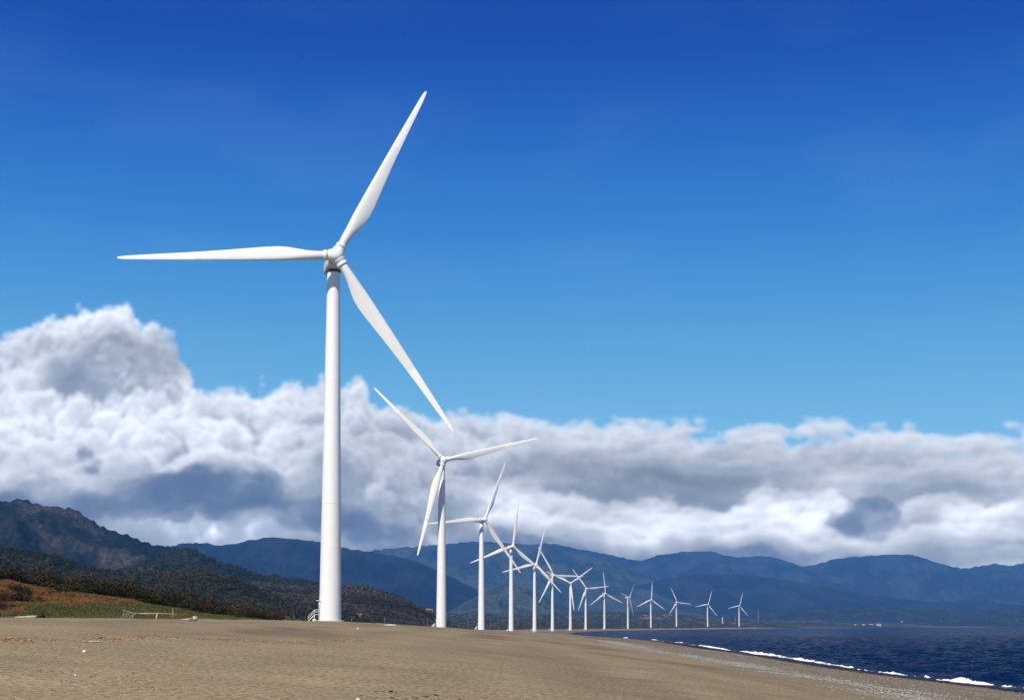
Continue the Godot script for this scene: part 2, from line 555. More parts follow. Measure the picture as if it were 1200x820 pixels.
func build_ground() -> void:
	var rows_d := []
	var d := -70.0
	while d < 16500.0:
		rows_d.append(d)
		d += 0.9 + 0.0125 * maxf(d - 40.0, 0.0) if d > 0 else 6.0
	var cols := 400
	var v := PackedVector3Array()
	var c := PackedColorArray()
	for dd in rows_d:
		var left: float = -(95.0 + 0.62 * maxf(dd, 0.0))
		var right: float = maxf(coast_x(dd) + 60.0, 20.0)
		if dd > 5000.0: right = maxf(right, 0.6 * dd)
		for i in cols:
			var t := float(i) / (cols - 1)
			var x: float = lerpf(left, right, t)
			var s := inland(x, dd)
			v.append(Vector3(x, land(x, dd), -dd))
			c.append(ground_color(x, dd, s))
	var m := mat(Color(1, 1, 1), 0.95, 0.25)
	m.vertex_color_use_as_albedo = true
	m.uv1_triplanar = true
	m.uv1_world_triplanar = true
	m.uv1_scale = Vector3.ONE * 0.21
	m.albedo_texture = noise_tex(1024, noise(0.02, 6, 3), false, 1.0, 0.58, 1.0)
	m.albedo_color = Color(1.17, 1.16, 1.15)
	m.normal_enabled = true
	m.normal_texture = noise_tex(1024, noise(0.035, 6, 9), true, 6.5)
	m.normal_scale = 0.8
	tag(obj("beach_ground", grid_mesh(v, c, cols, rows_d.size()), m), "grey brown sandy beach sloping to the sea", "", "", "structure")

func build_sea() -> void:
	var chop := noise(0.16, 3, 21)
	var swell := noise(0.045, 2, 22)
	var rows_d := []
	var d := -60.0
	while d < 15500.0:
		rows_d.append(d)
		d += 0.45 + 0.0045 * maxf(d - 180.0, 0.0) if d > 170.0 else 2.0
	var cols := 230
	var v := PackedVector3Array()
	for dd in rows_d:
		var c := coast_x(dd)
		var left: float = c - 9.0
		var right: float = c + 70.0 + 0.5 * dd
		var keep := 1.0 - smoothstep(700.0, 2600.0, dd)
		for i in cols:
			var t := float(i) / (cols - 1)
			var x: float = lerpf(left, right, t * (0.45 + 0.55 * t))
			var y := 0.0
			if keep > 0.0:
				var off := x - c
				var calm := smoothstep(-3.0, 12.0, off)
				# wind waves that run towards the shore at a slant
				var a := swell.get_noise_2d(x * 1.0 + dd * 0.25, dd * 0.55)
				var b := chop.get_noise_2d(x * 1.1 + dd * 0.3, dd * 0.45)
				y = keep * calm * (0.7 * a + 0.42 * (1.0 - 2.0 * absf(b)) - 0.14)
			v.append(Vector3(x, y, -dd))
	var m := mat(Color(0.002, 0.014, 0.06), 0.17, 0.018)
	m.uv1_triplanar = true
	m.uv1_world_triplanar = true
	m.uv1_scale = Vector3(0.045, 0.045, 0.028)
	m.normal_enabled = true
	m.normal_texture = noise_tex(1024, noise(0.012, 6, 31), true, 44.0)
	m.normal_scale = 1.0
	tag(obj("sea", grid_mesh(v, PackedColorArray(), cols, rows_d.size()), m), "dark navy choppy sea beside the beach", "", "", "structure")

# ---------------------------------------------------------------- wind turbines

const BLADE_R := [0.0, 0.9, 2.2, 4.0, 6.0, 8.0, 9.8, 12.0, 16.0, 20.0, 24.0, 28.0, 32.0, 36.0, 38.5, 40.0, 40.7, 40.95]
const BLADE_LEAD := [0.82, 0.82, 0.82, 0.84, 0.88, 0.92, 0.93, 0.92, 0.88, 0.82, 0.76, 0.69, 0.61, 0.52, 0.46, 0.38, 0.27, 0.06]
const BLADE_TRAIL := [0.82, 0.82, 0.85, 1.1, 1.6, 2.0, 2.12, 2.02, 1.68, 1.36, 1.09, 0.87, 0.68, 0.5, 0.37, 0.24, 0.12, 0.03]
const BLADE_THICK := [0.82, 0.82, 0.81, 0.8, 0.68, 0.58, 0.5, 0.43, 0.34, 0.28, 0.23, 0.18, 0.14, 0.1, 0.08, 0.06, 0.04, 0.015]
const BLADE_TWIST := [14.0, 14.0, 14.0, 13.5, 12.5, 11.0, 9.8, 8.5, 6.2, 4.6, 3.4, 2.4, 1.6, 1.0, 0.6, 0.4, 0.3, 0.2]

func blade_ring(r: float) -> PackedVector3Array:
	var lead := straight(BLADE_R, BLADE_LEAD, r)
	var trail := straight(BLADE_R, BLADE_TRAIL, r)
	var th := straight(BLADE_R, BLADE_THICK, r)
	var tw := deg_to_rad(straight(BLADE_R, BLADE_TWIST, r))
	var foil := smoothstep(1.5, 9.0, r)
	var ring := PackedVector3Array()
	var n := 26
	for i in n:
		var a := TAU * i / n
		var u := cos(a)              # -1 leading edge, +1 trailing edge
		var x := (u * 0.5 + 0.5) * (lead + trail) - lead
		var w := sin(a) * th
		if foil > 0.0:
			var p := u * 0.5 + 0.5
			var shape := 2.6 * (sqrt(maxf(p, 0.0)) - p * (0.55 + 0.45 * p))
			w = lerpf(w, signf(sin(a)) * th * clampf(shape, 0.02, 1.1), foil)
		ring.append(Vector3(x * cos(tw) - w * sin(tw) * -1.0, r, w * cos(tw) - x * sin(tw)))
	return ring

func blade_part(r0: float, r1: float) -> ArrayMesh:
	var rings := []
	var rs := [r0]
	for r in BLADE_R:
		if r > r0 + 0.01 and r < r1 - 0.01: rs.append(r)
	rs.append(r1)
	for r in rs: rings.append(blade_ring(r))
	return rings_mesh(rings)

var T := {}

func prepare_turbine() -> void:
	T.inner = blade_part(0.0, 26.0)
	T.outer = blade_part(26.0, 40.95)
	T.cuff = lathe([Vector2(0.9, 0.12), Vector2(1.04, 0.16), Vector2(1.06, 0.72), Vector2(1.0, 0.84), Vector2(0.86, 0.86)], 28)
	# hub: a rounded body with three sockets
	var prof := []
	for k in 13:
		var a := PI * k / 12.0
		prof.append(Vector2(maxf(1.45 * pow(sin(a), 0.8), 0.01), -1.4 * cos(a) + (0.1 if k > 6 else 0.0)))
	T.hub = lathe(prof, 32)
	T.socket = lathe([Vector2(1.2, 0.1), Vector2(1.2, 1.0), Vector2(1.1, 1.45), Vector2(0.98, 1.6)], 26)
	# nacelle, long along its own z (front is +z)
	var rings := []
	for p in [[-6.6, 0.7, 0.62, 0.25], [-6.3, 0.93, 0.85, 0.2], [-4.5, 1.0, 0.96, 0.08], [0.0, 1.0, 1.0, 0.0], [2.0, 0.97, 0.97, 0.0], [2.75, 0.8, 0.8, 0.0], [2.95, 0.66, 0.66, 0.0]]:
		var r := PackedVector3Array()
		for i in 28:
			var a := TAU * i / 28
			var ca := cos(a)
			var sa := sin(a)
			var q := pow(pow(absf(ca), 5.0) + pow(absf(sa), 5.0), -0.2)
			r.append(Vector3(ca * q * 1.5 * p[1], sa * q * 1.35 * p[2] + p[3], p[0]))
		r.reverse()
		rings.append(r)
	T.nacelle = rings_mesh(rings)
	var prof_t := []
	for k in 15:
		var f := k / 14.0
		prof_t.append(Vector2(lerpf(2.12, 1.24, f), f * 68.2))
	T.tower = lathe(prof_t, 56)
	T.flange_low = lathe([Vector2(1.80, -0.07), Vector2(1.847, -0.055), Vector2(1.845, 0.055), Vector2(1.78, 0.07)], 56)
	T.flange_high = lathe([Vector2(1.49, -0.06), Vector2(1.54, -0.045), Vector2(1.538, 0.045), Vector2(1.47, 0.06)], 56)
	T.plinth = lathe([Vector2(2.75, -1.5), Vector2(2.75, 0.12), Vector2(2.68, 0.2), Vector2(2.1, 0.21)], 56)
	T.mast = rod_mesh([Vector3(-0.7, 1.5, -3.8), Vector3(-0.7, 4.0, -3.8)], [0.05, 0.03], 6)
	T.bearing = lathe([Vector2(1.3, 0.0), Vector2(1.42, 0.06), Vector2(1.42, 0.38), Vector2(1.3, 0.44)], 40)
	T.step = box_mesh(Vector3(0.3, 0.06, 1.1))
	T.landing = box_mesh(Vector3(1.5, 0.12, 1.3), 0.02)
	T.rail = []
	for side in [-0.58, 0.58]:
		for up in [0.0, -0.48]:
			T.rail.append(rod_mesh([Vector3(0.1, 2.55 + up, side), Vector3(-1.45, 2.55 + up, side), Vector3(-3.25, 1.0 + up, side)], [0.06, 0.06, 0.06], 7))
	T.post = rod_mesh([Vector3(0, 0, 0), Vector3(0, 1.1, 0)], [0.05, 0.05], 7)
	T.stringer = rod_mesh([Vector3(-1.4, 1.38, 0), Vector3(-3.35, -0.3, 0)], [0.12, 0.12], 6)
	T.leg = rod_mesh([Vector3(0, -0.6, 0), Vector3(0, 1.4, 0)], [0.07, 0.07], 7)
	T.door = box_mesh(Vector3(0.16, 2.2, 0.95), 0.03)
	T.hood = box_mesh(Vector3(0.75, 0.1, 1.35), 0.02)
	T.cabinet = box_mesh(Vector3(0.5, 0.7, 0.35), 0.03)

func build_turbine(i: int, label: String) -> void:
	var p: Array = TURBINES[i]
	var d: float = p[0]
	var base := Vector3(p[1], EYE + p[2], -d)
	var t := thing("wind_turbine", label, "wind turbine", base, "wind turbines standing in a row along the beach")
	var k: float = p[3] / 69.6
	var tw := obj("tower", T.tower, M.paint, t)
	tw.scale.y = k
	var fl := obj("flange", T.flange_low, M.paint, tw)
	fl.position.y = 22.6
	var fl2 := obj("flange", T.flange_high, M.paint, tw)
	fl2.position.y = 46.4
	obj("plinth", T.plinth, M.concrete, t)
	var yaw := deg_to_rad(p[4])
	var tilt := deg_to_rad(p[6])
	var hub_y: float = p[3]
	# nacelle, level, turned by yaw
	var nb := Basis(Vector3.UP, yaw)
	var br := obj("yaw_bearing", T.bearing, M.dark, t)
	br.position.y = 68.0 * k - 0.2
	var nc := obj("nacelle", T.nacelle, M.shell, t)
	nc.transform = Transform3D(nb, Vector3(0, hub_y + 0.05, 0))
	obj("wind_mast", T.mast, M.dark, nc)
	var n := Vector3(sin(yaw) * cos(tilt), sin(tilt), cos(yaw) * cos(tilt))
	var r := Vector3(cos(yaw), 0, -sin(yaw))
	var u := n.cross(r)
	var rotor := Basis(r, u, n)
	var at := Vector3(0, hub_y, 0) + n * 4.5
	var hb := obj("hub", T.hub, M.paint, t)
	hb.transform = Transform3D(rotor * Basis(Vector3.RIGHT, PI / 2), at)
	for q in 3:
		var a := deg_to_rad(p[5] + 120.0 * q - 90.0)
		var bb := rotor * Basis(Vector3.BACK, a) * Basis(Vector3.RIGHT, deg_to_rad(p[7]))
		var bl := obj("blade", T.inner, M.blade, t)
		bl.transform = Transform3D(bb, at)
		bl.position += bb.y * 1.5
		bl.scale = Vector3(1, (40.95 - 1.5) / 40.95, 1)
		obj("blade_tip", T.outer, M.paint, bl)
		obj("blade_collar", T.cuff, M.paint, bl).position.y = 0.1
		var sk := obj("socket", T.socket, M.paint, hb)
		sk.transform = hb.transform.affine_inverse() * Transform3D(bb, at)
	# door, landing and stair on the left side of the tower
	if i < 9:
		var turn := deg_to_rad(8.0)
		var side := Basis(Vector3.UP, turn)
		var st := Node3D.new()
		st.name = "stair"
		t.add_child(st)
		st.transform = Transform3D(side.scaled_local(Vector3(0.66, 0.82, 0.9)), side * Vector3(-2.05, 0.1, 0.5))
		obj("landing", T.landing, M.paint, st).position = Vector3(-0.7, 1.45, 0)
		for s in 7: obj("step", T.step, M.paint, st).position = Vector3(-1.6 - 0.25 * s, 1.28 - 0.215 * s, 0)
		for m in T.rail: obj("handrail", m, M.paint, st)
		for s in [-0.58, 0.58]:
			obj("stringer", T.stringer, M.paint, st).position.z = s
			for x in [-0.1, -1.4]:
				obj("rail_post", T.post, M.paint, st).position = Vector3(x, 1.45, s)
				obj("leg", T.leg, M.paint, st).position = Vector3(x, 0.0, s)
			obj("rail_post", T.post, M.paint, st).position = Vector3(-3.2, -0.1, s)
		var dr := obj("door", T.door, M.paint, t)
		dr.transform = Transform3D(side, side * Vector3(-2.1, 2.72, 0.5))
		obj("door_hood", T.hood, M.paint, dr).position = Vector3(-0.25, 1.25, 0)

func grimy(c: Color, rough: float) -> StandardMaterial3D:
	var m := mat(c, rough)
	m.uv1_triplanar = true
	m.uv1_scale = Vector3(0.35, 0.05, 0.35)
	m.albedo_texture = M.grime
	return m

func build_turbines() -> void:
	M.grime = noise_tex(512, noise(0.012, 4, 77), false, 1.0, 0.95, 1.0)
	M.paint = grimy(Color(0.85, 0.85, 0.835), 0.45)
	M.blade = grimy(Color(0.76, 0.757, 0.725), 0.5)
	M.shell = mat(Color(0.66, 0.67, 0.66), 0.5)
	M.dark = mat(Color(0.05, 0.05, 0.055), 0.6)
	M.concrete = mat(Color(0.42, 0.39, 0.34), 0.9)
	prepare_turbine()
	var words := ["second", "third", "fourth", "fifth", "sixth", "seventh", "eighth", "ninth", "tenth", "eleventh", "twelfth", "thirteenth"]
	for i in TURBINES.size():
		var label := "tall white wind turbine on the sandy crest with railed stair at its foot"
		if i == 13: label = "white wind turbine at the far end of the row by the bay"
		elif i > 0: label = "white wind turbine, %s in the row counted from the one on the crest" % words[i - 1]
		build_turbine(i, label)

# ---------------------------------------------------------------- mountains, hills and what grows on them

func world_x(px: float, d: float) -> float:
	return (px - 600.0) / FOCAL * d

func world_h(py: float, d: float) -> float:
	return EYE + (732.5 - py) / FOCAL * d

# A range: its crest as [picture column, row] measured at the distance given, turned into metres; slopes come forward to the foot.
func build_range(called: String, label: String, crest: Array, dist: float, depth: float, spur: float, rough: float, colors: Array, sd: int, cols := 240, power := 1.15) -> Dictionary:
	var xs := []
	var hs := []
	for p in crest:
		xs.append(world_x(p[0], dist))
		hs.append(world_h(p[1], dist))
	var lim: float = hs.max()
	var ridge := noise(1.0, 4, sd, FastNoiseLite.TYPE_SIMPLEX_SMOOTH, FastNoiseLite.FRACTAL_RIDGED)
	var patch := noise(1.0, 5, sd + 100)
	var rows := 54
	var v := PackedVector3Array()
	var c := PackedColorArray()
	var fx := 1.0 / spur
	for j in rows:
		# from the foot up to the crest and down the far side
		var t := float(j) / (rows - 7)
		var d := dist - depth * (1.0 - t)
		for i in cols:
			var x: float = lerpf(xs[0], xs[-1], float(i) / (cols - 1))
			var crest_h: float = along(xs, hs, x)
			var bend := 0.6 * patch.get_noise_2d(x * fx * 0.4, d * fx * 0.4 + 7.0)
			var n := ridge.get_noise_2d(x * fx + bend, d * fx * 0.38)
			var n2 := patch.get_noise_2d(x * fx * 4.0, d * fx * 4.0)
			var h: float
			var on := sin(PI * clampf(t, 0.0, 1.0))
			if t <= 1.0:
				h = lerpf(-6.0, crest_h, pow(t, power)) + crest_h * (0.23 * (n - 0.1) * pow(on, 0.8) + 0.03 * n2 * on)
			else:
				h = crest_h * (1.0 - 0.9 * (t - 1.0) * 4.0)
			h += rough * patch.get_noise_2d(x * fx * 9.0, d * fx * 9.0) * clampf(t * 4.0, 0.0, 1.0)
			v.append(Vector3(x, h, -d))
			# which plants grow here: patches of forest, grass and bare soil, from noise alone, the same at the foot and at the crest
			var cover := clampf(0.5 + 1.5 * patch.get_noise_2d(x * fx * 1.3 + 40.0, d * fx * 0.9) + 0.55 * n2, 0.0, 1.0)
			var col: Color = colors[0].lerp(colors[1], smoothstep(0.25, 0.8, cover))
			if colors.size() > 2: col = col.lerp(colors[2], smoothstep(0.74, 0.95, cover + 0.25 * patch.get_noise_2d(x * fx * 6.0, d * fx * 6.0)))
			c.append(col)
	var mesh := grid_mesh(v, c, cols, rows)
	tag(obj(called, mesh, M.range, self), label, "", "", "structure")
	return {"v": v, "cols": cols, "rows": rows}

func on_range(r: Dictionary, u: float, t: float) -> Vector3:
	var x: float = u * (r.cols - 1.001)
	var y: float = t * (r.rows - 7)
	var i := int(x)
	var j := int(y)
	var k: int = j * r.cols + i
	var a: Vector3 = r.v[k].lerp(r.v[k + 1], x - i)
	var b: Vector3 = r.v[k + r.cols].lerp(r.v[k + r.cols + 1], x - i)
	return a.lerp(b, y - j)

func crown(leaves: int, leaf: float, flat: float, sd: int, stems := 0) -> ArrayMesh:
	# a bush of many separate leaf faces spread through an uneven dome, 1 m across the half width
	var r := RandomNumberGenerator.new()
	r.seed = sd
	var lumps := []
	for k in 7:
		lumps.append([Vector3(r.randf_range(-0.62, 0.62), r.randf_range(0.25, 0.95) * flat, r.randf_range(-0.62, 0.62)), r.randf_range(0.28, 0.5)])
	lumps.append([Vector3(0, 0.35 * flat, 0), 0.6])
	var st := st_begin()
	st.set_smooth_group(-1)
	for k in leaves:
		var lp: Array = lumps[r.randi() % lumps.size()]
		var dir := Vector3(r.randfn(), r.randfn(), r.randfn()).normalized()
		var p: Vector3 = lp[0] + dir * lp[1] * pow(r.randf(), 0.35) * Vector3(1, flat, 1)
		if p.y < 0.03: p.y = r.randf_range(0.03, 0.3)
		var face := (dir + Vector3(r.randfn(), r.randfn() + 0.5, r.randfn()) * 0.55).normalized()
		var a := face.cross(Vector3(r.randfn(), r.randfn(), r.randfn())).normalized()
		var b := face.cross(a)
		var s := leaf * r.randf_range(0.6, 1.35)
		var tone := r.randf_range(0.65, 1.3)
		st.set_color(Color(tone, tone * r.randf_range(0.94, 1.06), tone * r.randf_range(0.85, 1.1)))
		for q in [a * s, -a * s, b * s * 0.62, -a * s, a * s, -b * s * 0.62]: st.add_vertex(p + q)
	for k in stems:
		var tip := Vector3(r.randf_range(-0.7, 0.7), r.randf_range(0.8, 1.25) * flat, r.randf_range(-0.7, 0.7))
		st.set_color(Color(0.9, 0.7, 0.5))
		var mid := tip * 0.5 + Vector3(r.randfn(), 0, r.randfn()) * 0.06
		for seg in [[Vector3(tip.x * 0.1, 0, tip.z * 0.1), mid, 0.03], [mid, tip, 0.018]]:
			var side: Vector3 = Vector3(r.randfn(), 0, r.randfn()).normalized() * seg[2]
			for q in [seg[0] - side, seg[1], seg[0] + side]: st.add_vertex(q)
	st.set_smooth_group(-1)
	st.generate_normals()
	return st.commit()

func scatter(called: String, label: String, mesh: Mesh, m: Material, xf: Array, tints: PackedColorArray) -> void:
	var mm := MultiMesh.new()
	mm.transform_format = MultiMesh.TRANSFORM_3D
	mm.use_colors = true
	mm.mesh = mesh
	mm.instance_count = xf.size()
	for k in xf.size():
		mm.set_instance_transform(k, xf[k])
		mm.set_instance_color(k, tints[k])
	var o := MultiMeshInstance3D.new()
	o.name = named(called)
	o.multimesh = mm
	o.material_override = m
	add_child(o)
	tag(o, label, "", "", "stuff")

func spin(p: Vector3, sx: float, sy: float) -> Transform3D:
	return Transform3D(Basis(Vector3.UP, rng.randf() * TAU).scaled_local(Vector3(sx, sy, sx)), p)

func wood_on(called: String, label: String, r: Dictionary, count: int, size: Vector2, t_range: Vector2, tones: Array, sd: int, track := 0.0) -> void:
	var xf := []
	var tints := PackedColorArray()
	var n := noise(0.012, 3, sd)
	while xf.size() < count:
		var u := rng.randf()
		var t := rng.randf_range(t_range.x, t_range.y)
		var p := on_range(r, u, t)
		var k := n.get_noise_2d(p.x, p.z)
		if k < -0.28 and rng.randf() < 0.8: continue
		if track > 0.0 and absf(u - lerpf(0.265, 0.372, (t - 0.62) / 0.34) - 0.008 * sin((t - 0.62) / 0.34 * 9.0)) < track and t > 0.55: continue
		var s := rng.randf_range(size.x, size.y) * (1.0 + 0.5 * k)
		xf.append(spin(p - Vector3(0, 0.25 * s, 0), s, s * rng.randf_range(0.7, 1.15)))
		var c: Color = tones[0].lerp(tones[1], clampf(0.5 + 1.4 * n.get_noise_2d(p.x * 0.7 + 300.0, p.z * 0.7) + rng.randfn() * 0.22, 0, 1))
		tints.append(c * rng.randf_range(0.75, 1.25))
	scatter(called, label, M.clump, M.leaf, xf, tints)

func build_mountains() -> void:
	var m := mat(Color(1, 1, 1), 1.0, 0.1)
	m.vertex_color_use_as_albedo = true
	m.uv1_triplanar = true
	m.uv1_world_triplanar = true
	m.uv1_scale = Vector3.ONE * 0.0045
	m.albedo_texture = noise_tex(1024, noise(0.012, 6, 61), false, 1.0, 0.35, 1.0)
	m.albedo_color = Color(1.25, 1.25, 1.25)
	m.normal_enabled = true
	m.normal_texture = noise_tex(1024, noise(0.02, 6, 62), true, 16.0)
	M.range = m
	var lm := mat(Color(1, 1, 1), 0.85, 0.15)
	lm.vertex_color_use_as_albedo = true
	lm.backlight_enabled = true
	lm.backlight = Color(0.25, 0.25, 0.25)
	lm.cull_mode = BaseMaterial3D.CULL_DISABLED
	M.leaf = lm
	M.clump = crown(90, 0.2, 0.9, 71)
	build_range("mountain_range", "long blue mountain range behind the bay with a broad flat summit", [[560, 660], [600, 645], [620, 640], [640, 637], [660, 640], [690, 646], [720, 651], [750, 657], [770, 651], [785, 649], [800, 647], [820, 646], [835, 647], [850, 651], [870, 653], [895, 652], [905, 653], [925, 659], [940, 664], [955, 662], [980, 655], [1010, 652], [1050, 650], [1070, 651], [1090, 657], [1110, 663], [1130, 666], [1150, 663], [1165, 661], [1185, 663], [1200, 660], [1260, 655], [1400, 650]], 14000.0, 3400.0, 700.0, 14.0, [Color(0.018, 0.030, 0.024), Color(0.045, 0.062, 0.04)], 301, 330)
	R.slopes = build_range("mountain_range", "pale green mountain slopes with a cloud capped top behind the dark ridge", [[330, 668], [380, 656], [420, 648], [450, 644], [480, 641], [530, 637], [560, 635], [600, 637], [640, 640], [660, 645], [700, 654], [740, 668], [790, 690], [850, 715]], 11400.0, 2900.0, 600.0, 12.0, [Color(0.028, 0.05, 0.036), Color(0.075, 0.095, 0.058)], 302, 260)  # paler albedo paints these slopes as sunlit, free of cloud shadow
	build_range("mountain_range", "dark blue wooded ridge along the foot of the flat summit range", [[600, 730], [650, 718], [700, 702], [740, 689], [780, 679], [810, 674], [850, 673], [900, 677], [950, 685], [1000, 694], [1050, 701], [1100, 706], [1140, 702], [1170, 707], [1250, 712], [1400, 715]], 10400.0, 1500.0, 460.0, 9.0, [Color(0.012, 0.018, 0.014), Color(0.028, 0.038, 0.024)], 303, 260)
	build_range("mountain_range", "deep blue ridge beside the nearest turbine tower", [[80, 690], [130, 668], [165, 650], [180, 646], [195, 642], [215, 637], [240, 637], [255, 639], [275, 637], [300, 632], [318, 630], [330, 631], [345, 632], [365, 634], [400, 642], [440, 648], [480, 656], [520, 672], [560, 692], [600, 716]], 7800.0, 1600.0, 460.0, 7.0, [Color(0.008, 0.011, 0.010), Color(0.02, 0.026, 0.018)], 304, 260)  # cloud shadow over this ridge is put into its very dark albedo
	build_range("foothill", "pale green cone shaped foothill behind the turbines", [[500, 735], [530, 714], [552, 702], [575, 691], [595, 685], [615, 688], [640, 700], [665, 711], [690, 721], [730, 735]], 6600.0, 900.0, 280.0, 4.0, [Color(0.045, 0.065, 0.042), Color(0.095, 0.11, 0.066)], 305, 160)
	build_range("mountain", "rugged brown and green mountain rising above the near hill", [[-260, 640], [-150, 603], [-60, 594], [0, 587], [12, 586], [22, 585], [30, 587], [38, 590], [48, 594], [62, 594], [80, 596], [95, 602], [110, 612], [130, 622], [150, 628], [165, 634], [180, 639], [197, 641], [215, 649], [240, 663], [270, 682], [300, 700], [340, 722]], 3100.0, 1100.0, 210.0, 7.0, [Color(0.015, 0.02, 0.013), Color(0.036, 0.038, 0.024), Color(0.075, 0.066, 0.05)], 306, 320, 1.05)  # cover colours darkened to paint in the cloud shadow lying on this mountain
	var mid := build_range("green_ridge", "dark green ridge with a bare track climbing to its knoll", [[20, 708], [60, 694], [100, 682], [140, 669], [170, 657], [195, 646], [210, 643], [225, 645], [240, 652], [260, 660], [285, 667], [300, 672], [330, 677], [350, 679], [370, 683], [400, 692], [440, 704], [480, 722]], 2250.0, 620.0, 190.0, 3.0, [Color(0.025, 0.034, 0.016), Color(0.05, 0.055, 0.03)], 307, 200)
	var far := build_range("coastal_hill", "low hazy green coastal hill beyond the far shore of the bay", [[780, 735], [830, 728], [870, 722], [900, 717], [940, 713], [990, 711], [1030, 713], [1080, 715], [1140, 716], [1200, 714], [1300, 712], [1420, 714]], 8000.0, 900.0, 300.0, 5.0, [Color(0.03, 0.04, 0.022), Color(0.065, 0.065, 0.038)], 308, 240)
	var dunes := build_range("scrub_hill", "low scrubby dune hills with a bare brown field behind the far turbines", [[540, 730], [570, 726], [600, 722], [640, 720], [680, 718], [700, 717], [740, 718], [770, 717], [790, 719], [810, 722], [840, 725], [870, 728], [900, 733], [915, 738]], 5200.0, 700.0, 260.0, 2.0, [Color(0.05, 0.055, 0.03), Color(0.10, 0.085, 0.05), Color(0.22, 0.16, 0.11)], 311, 160, 0.8)
	var near := build_range("scrub_hill", "dark green wooded hill behind the grassy bank", [[-140, 630], [-60, 636], [0, 642], [20, 644], [40, 648], [70, 656], [100, 665], [130, 670], [160, 672], [200, 671], [240, 670], [260, 675], [290, 685], [310, 693], [340, 703], [380, 715], [430, 728]], 1150.0, 420.0, 130.0, 2.0, [Color(0.02, 0.026, 0.012), Color(0.045, 0.042, 0.024)], 309, 200, 0.9)
	var brown := build_range("scrub_hill", "low brown purple scrub hill behind the tall turbine tower", [[180, 722], [230, 704], [260, 693], [280, 686], [300, 684], [330, 686], [370, 687], [400, 689], [425, 689], [450, 695], [475, 704], [490, 711], [505, 718], [520, 726], [534, 738], [545, 752]], 1550.0, 480.0, 150.0, 2.0, [Color(0.04, 0.036, 0.024), Color(0.075, 0.055, 0.042)], 310, 200, 0.9)
	R.brown = brown
	R.far = far
	wood_on("hill_woodland", "dense dark green woodland covering the near hill", near, 6500, Vector2(1.8, 4.2), Vector2(0.1, 1.0), [Color(0.021, 0.028, 0.011), Color(0.054, 0.054, 0.023)], 81)
	wood_on("hill_scrub", "bare brown purple scrub covering the low hill", brown, 7500, Vector2(1.8, 4.4), Vector2(0.05, 1.0), [Color(0.031, 0.033, 0.016), Color(0.088, 0.074, 0.057)], 82)
	wood_on("ridge_woodland", "dark green trees scattered over the ridge with the track", mid, 6500, Vector2(2.4, 5.5), Vector2(0.1, 1.0), [Color(0.021, 0.029, 0.012), Color(0.046, 0.054, 0.027)], 83, 0.012)
	wood_on("far_woodland", "hazy green woodland on the coastal hill across the bay", far, 9000, Vector2(5.0, 11.0), Vector2(0.1, 1.0), [Color(0.022, 0.032, 0.015), Color(0.059, 0.059, 0.034)], 84)
	wood_on("dune_scrub", "dark scrub on the dune hills behind the far turbines", dunes, 2600, Vector2(3.0, 7.0), Vector2(0.05, 1.0), [Color(0.045, 0.06, 0.025), Color(0.10, 0.09, 0.05)], 85)
	# a bare track up the ridge
	var pts := []
	for k in 15:
		var f := k / 14.0
		pts.append(on_range(mid, lerpf(0.265, 0.372, f) + 0.008 * sin(f * 9.0), lerpf(0.62, 0.96, f)) + Vector3(0, 1.6, 0))
	var st := st_begin()
	for k in 14:
		var a: Vector3 = pts[k]
		var b: Vector3 = pts[k + 1]
		var w := Vector3(0, 2.2, 1.0)
		for p in [a - w, a + w, b - w, b - w, a + w, b + w]: st.add_vertex(p)
	st.generate_normals()
	tag(obj("hill_track", st.commit(), mat(Color(0.26, 0.22, 0.17), 1.0, 0.1)), "bare pale track climbing the dark green ridge", "", "", "structure")

func build_scrub() -> void:
	# coastal scrub behind the beach crest, as far as the end of the row
	var xf := []
	var tints := PackedColorArray()
	var n := noise(0.006, 3, 90)
	var tries := 0
	while xf.size() < 15000 and tries < 90000:
		tries += 1
		var d := 330.0 * pow(6500.0 / 330.0, pow(rng.randf(), 0.85))
		var s := 118.0 + 620.0 * pow(rng.randf(), 1.5) * (0.45 + d / 3500.0)
		if d > 1300.0 and s < 170.0 + 60.0 * n.get_noise_2d(d * 3.0, 5.0): continue
		var x := coast_x(d) - s
		if absf(x) > 0.5 * d + 40.0: continue
		var k := n.get_noise_2d(x * 1.4, d)
		if k < -0.12 and rng.randf() < 0.75: continue
		var size := rng.randf_range(1.0, 2.2) * (1.0 + clampf(k, -0.3, 0.6)) * (0.8 + 0.9 * smoothstep(130.0, 420.0, s)) * (1.0 + 1.6 * smoothstep(1200.0, 4500.0, d))
		xf.append(spin(Vector3(x, land(x, d) - 0.2 * size, -d), size * 1.3, size * rng.randf_range(0.8, 1.25)))
		var dry := clampf(0.25 + 1.2 * n.get_noise_2d(x * 2.0 + 700.0, d * 2.0) + 0.2 * rng.randfn(), 0, 1)
		tints.append(Color(0.048, 0.066, 0.022).lerp(Color(0.125, 0.1, 0.052), dry) * rng.randf_range(0.75, 1.3))
	scatter("coastal_scrub", "belt of dark green scrub behind the beach and the turbines", M.clump, M.leaf, xf, tints)

# ---------------------------------------------------------------- the bank at the left

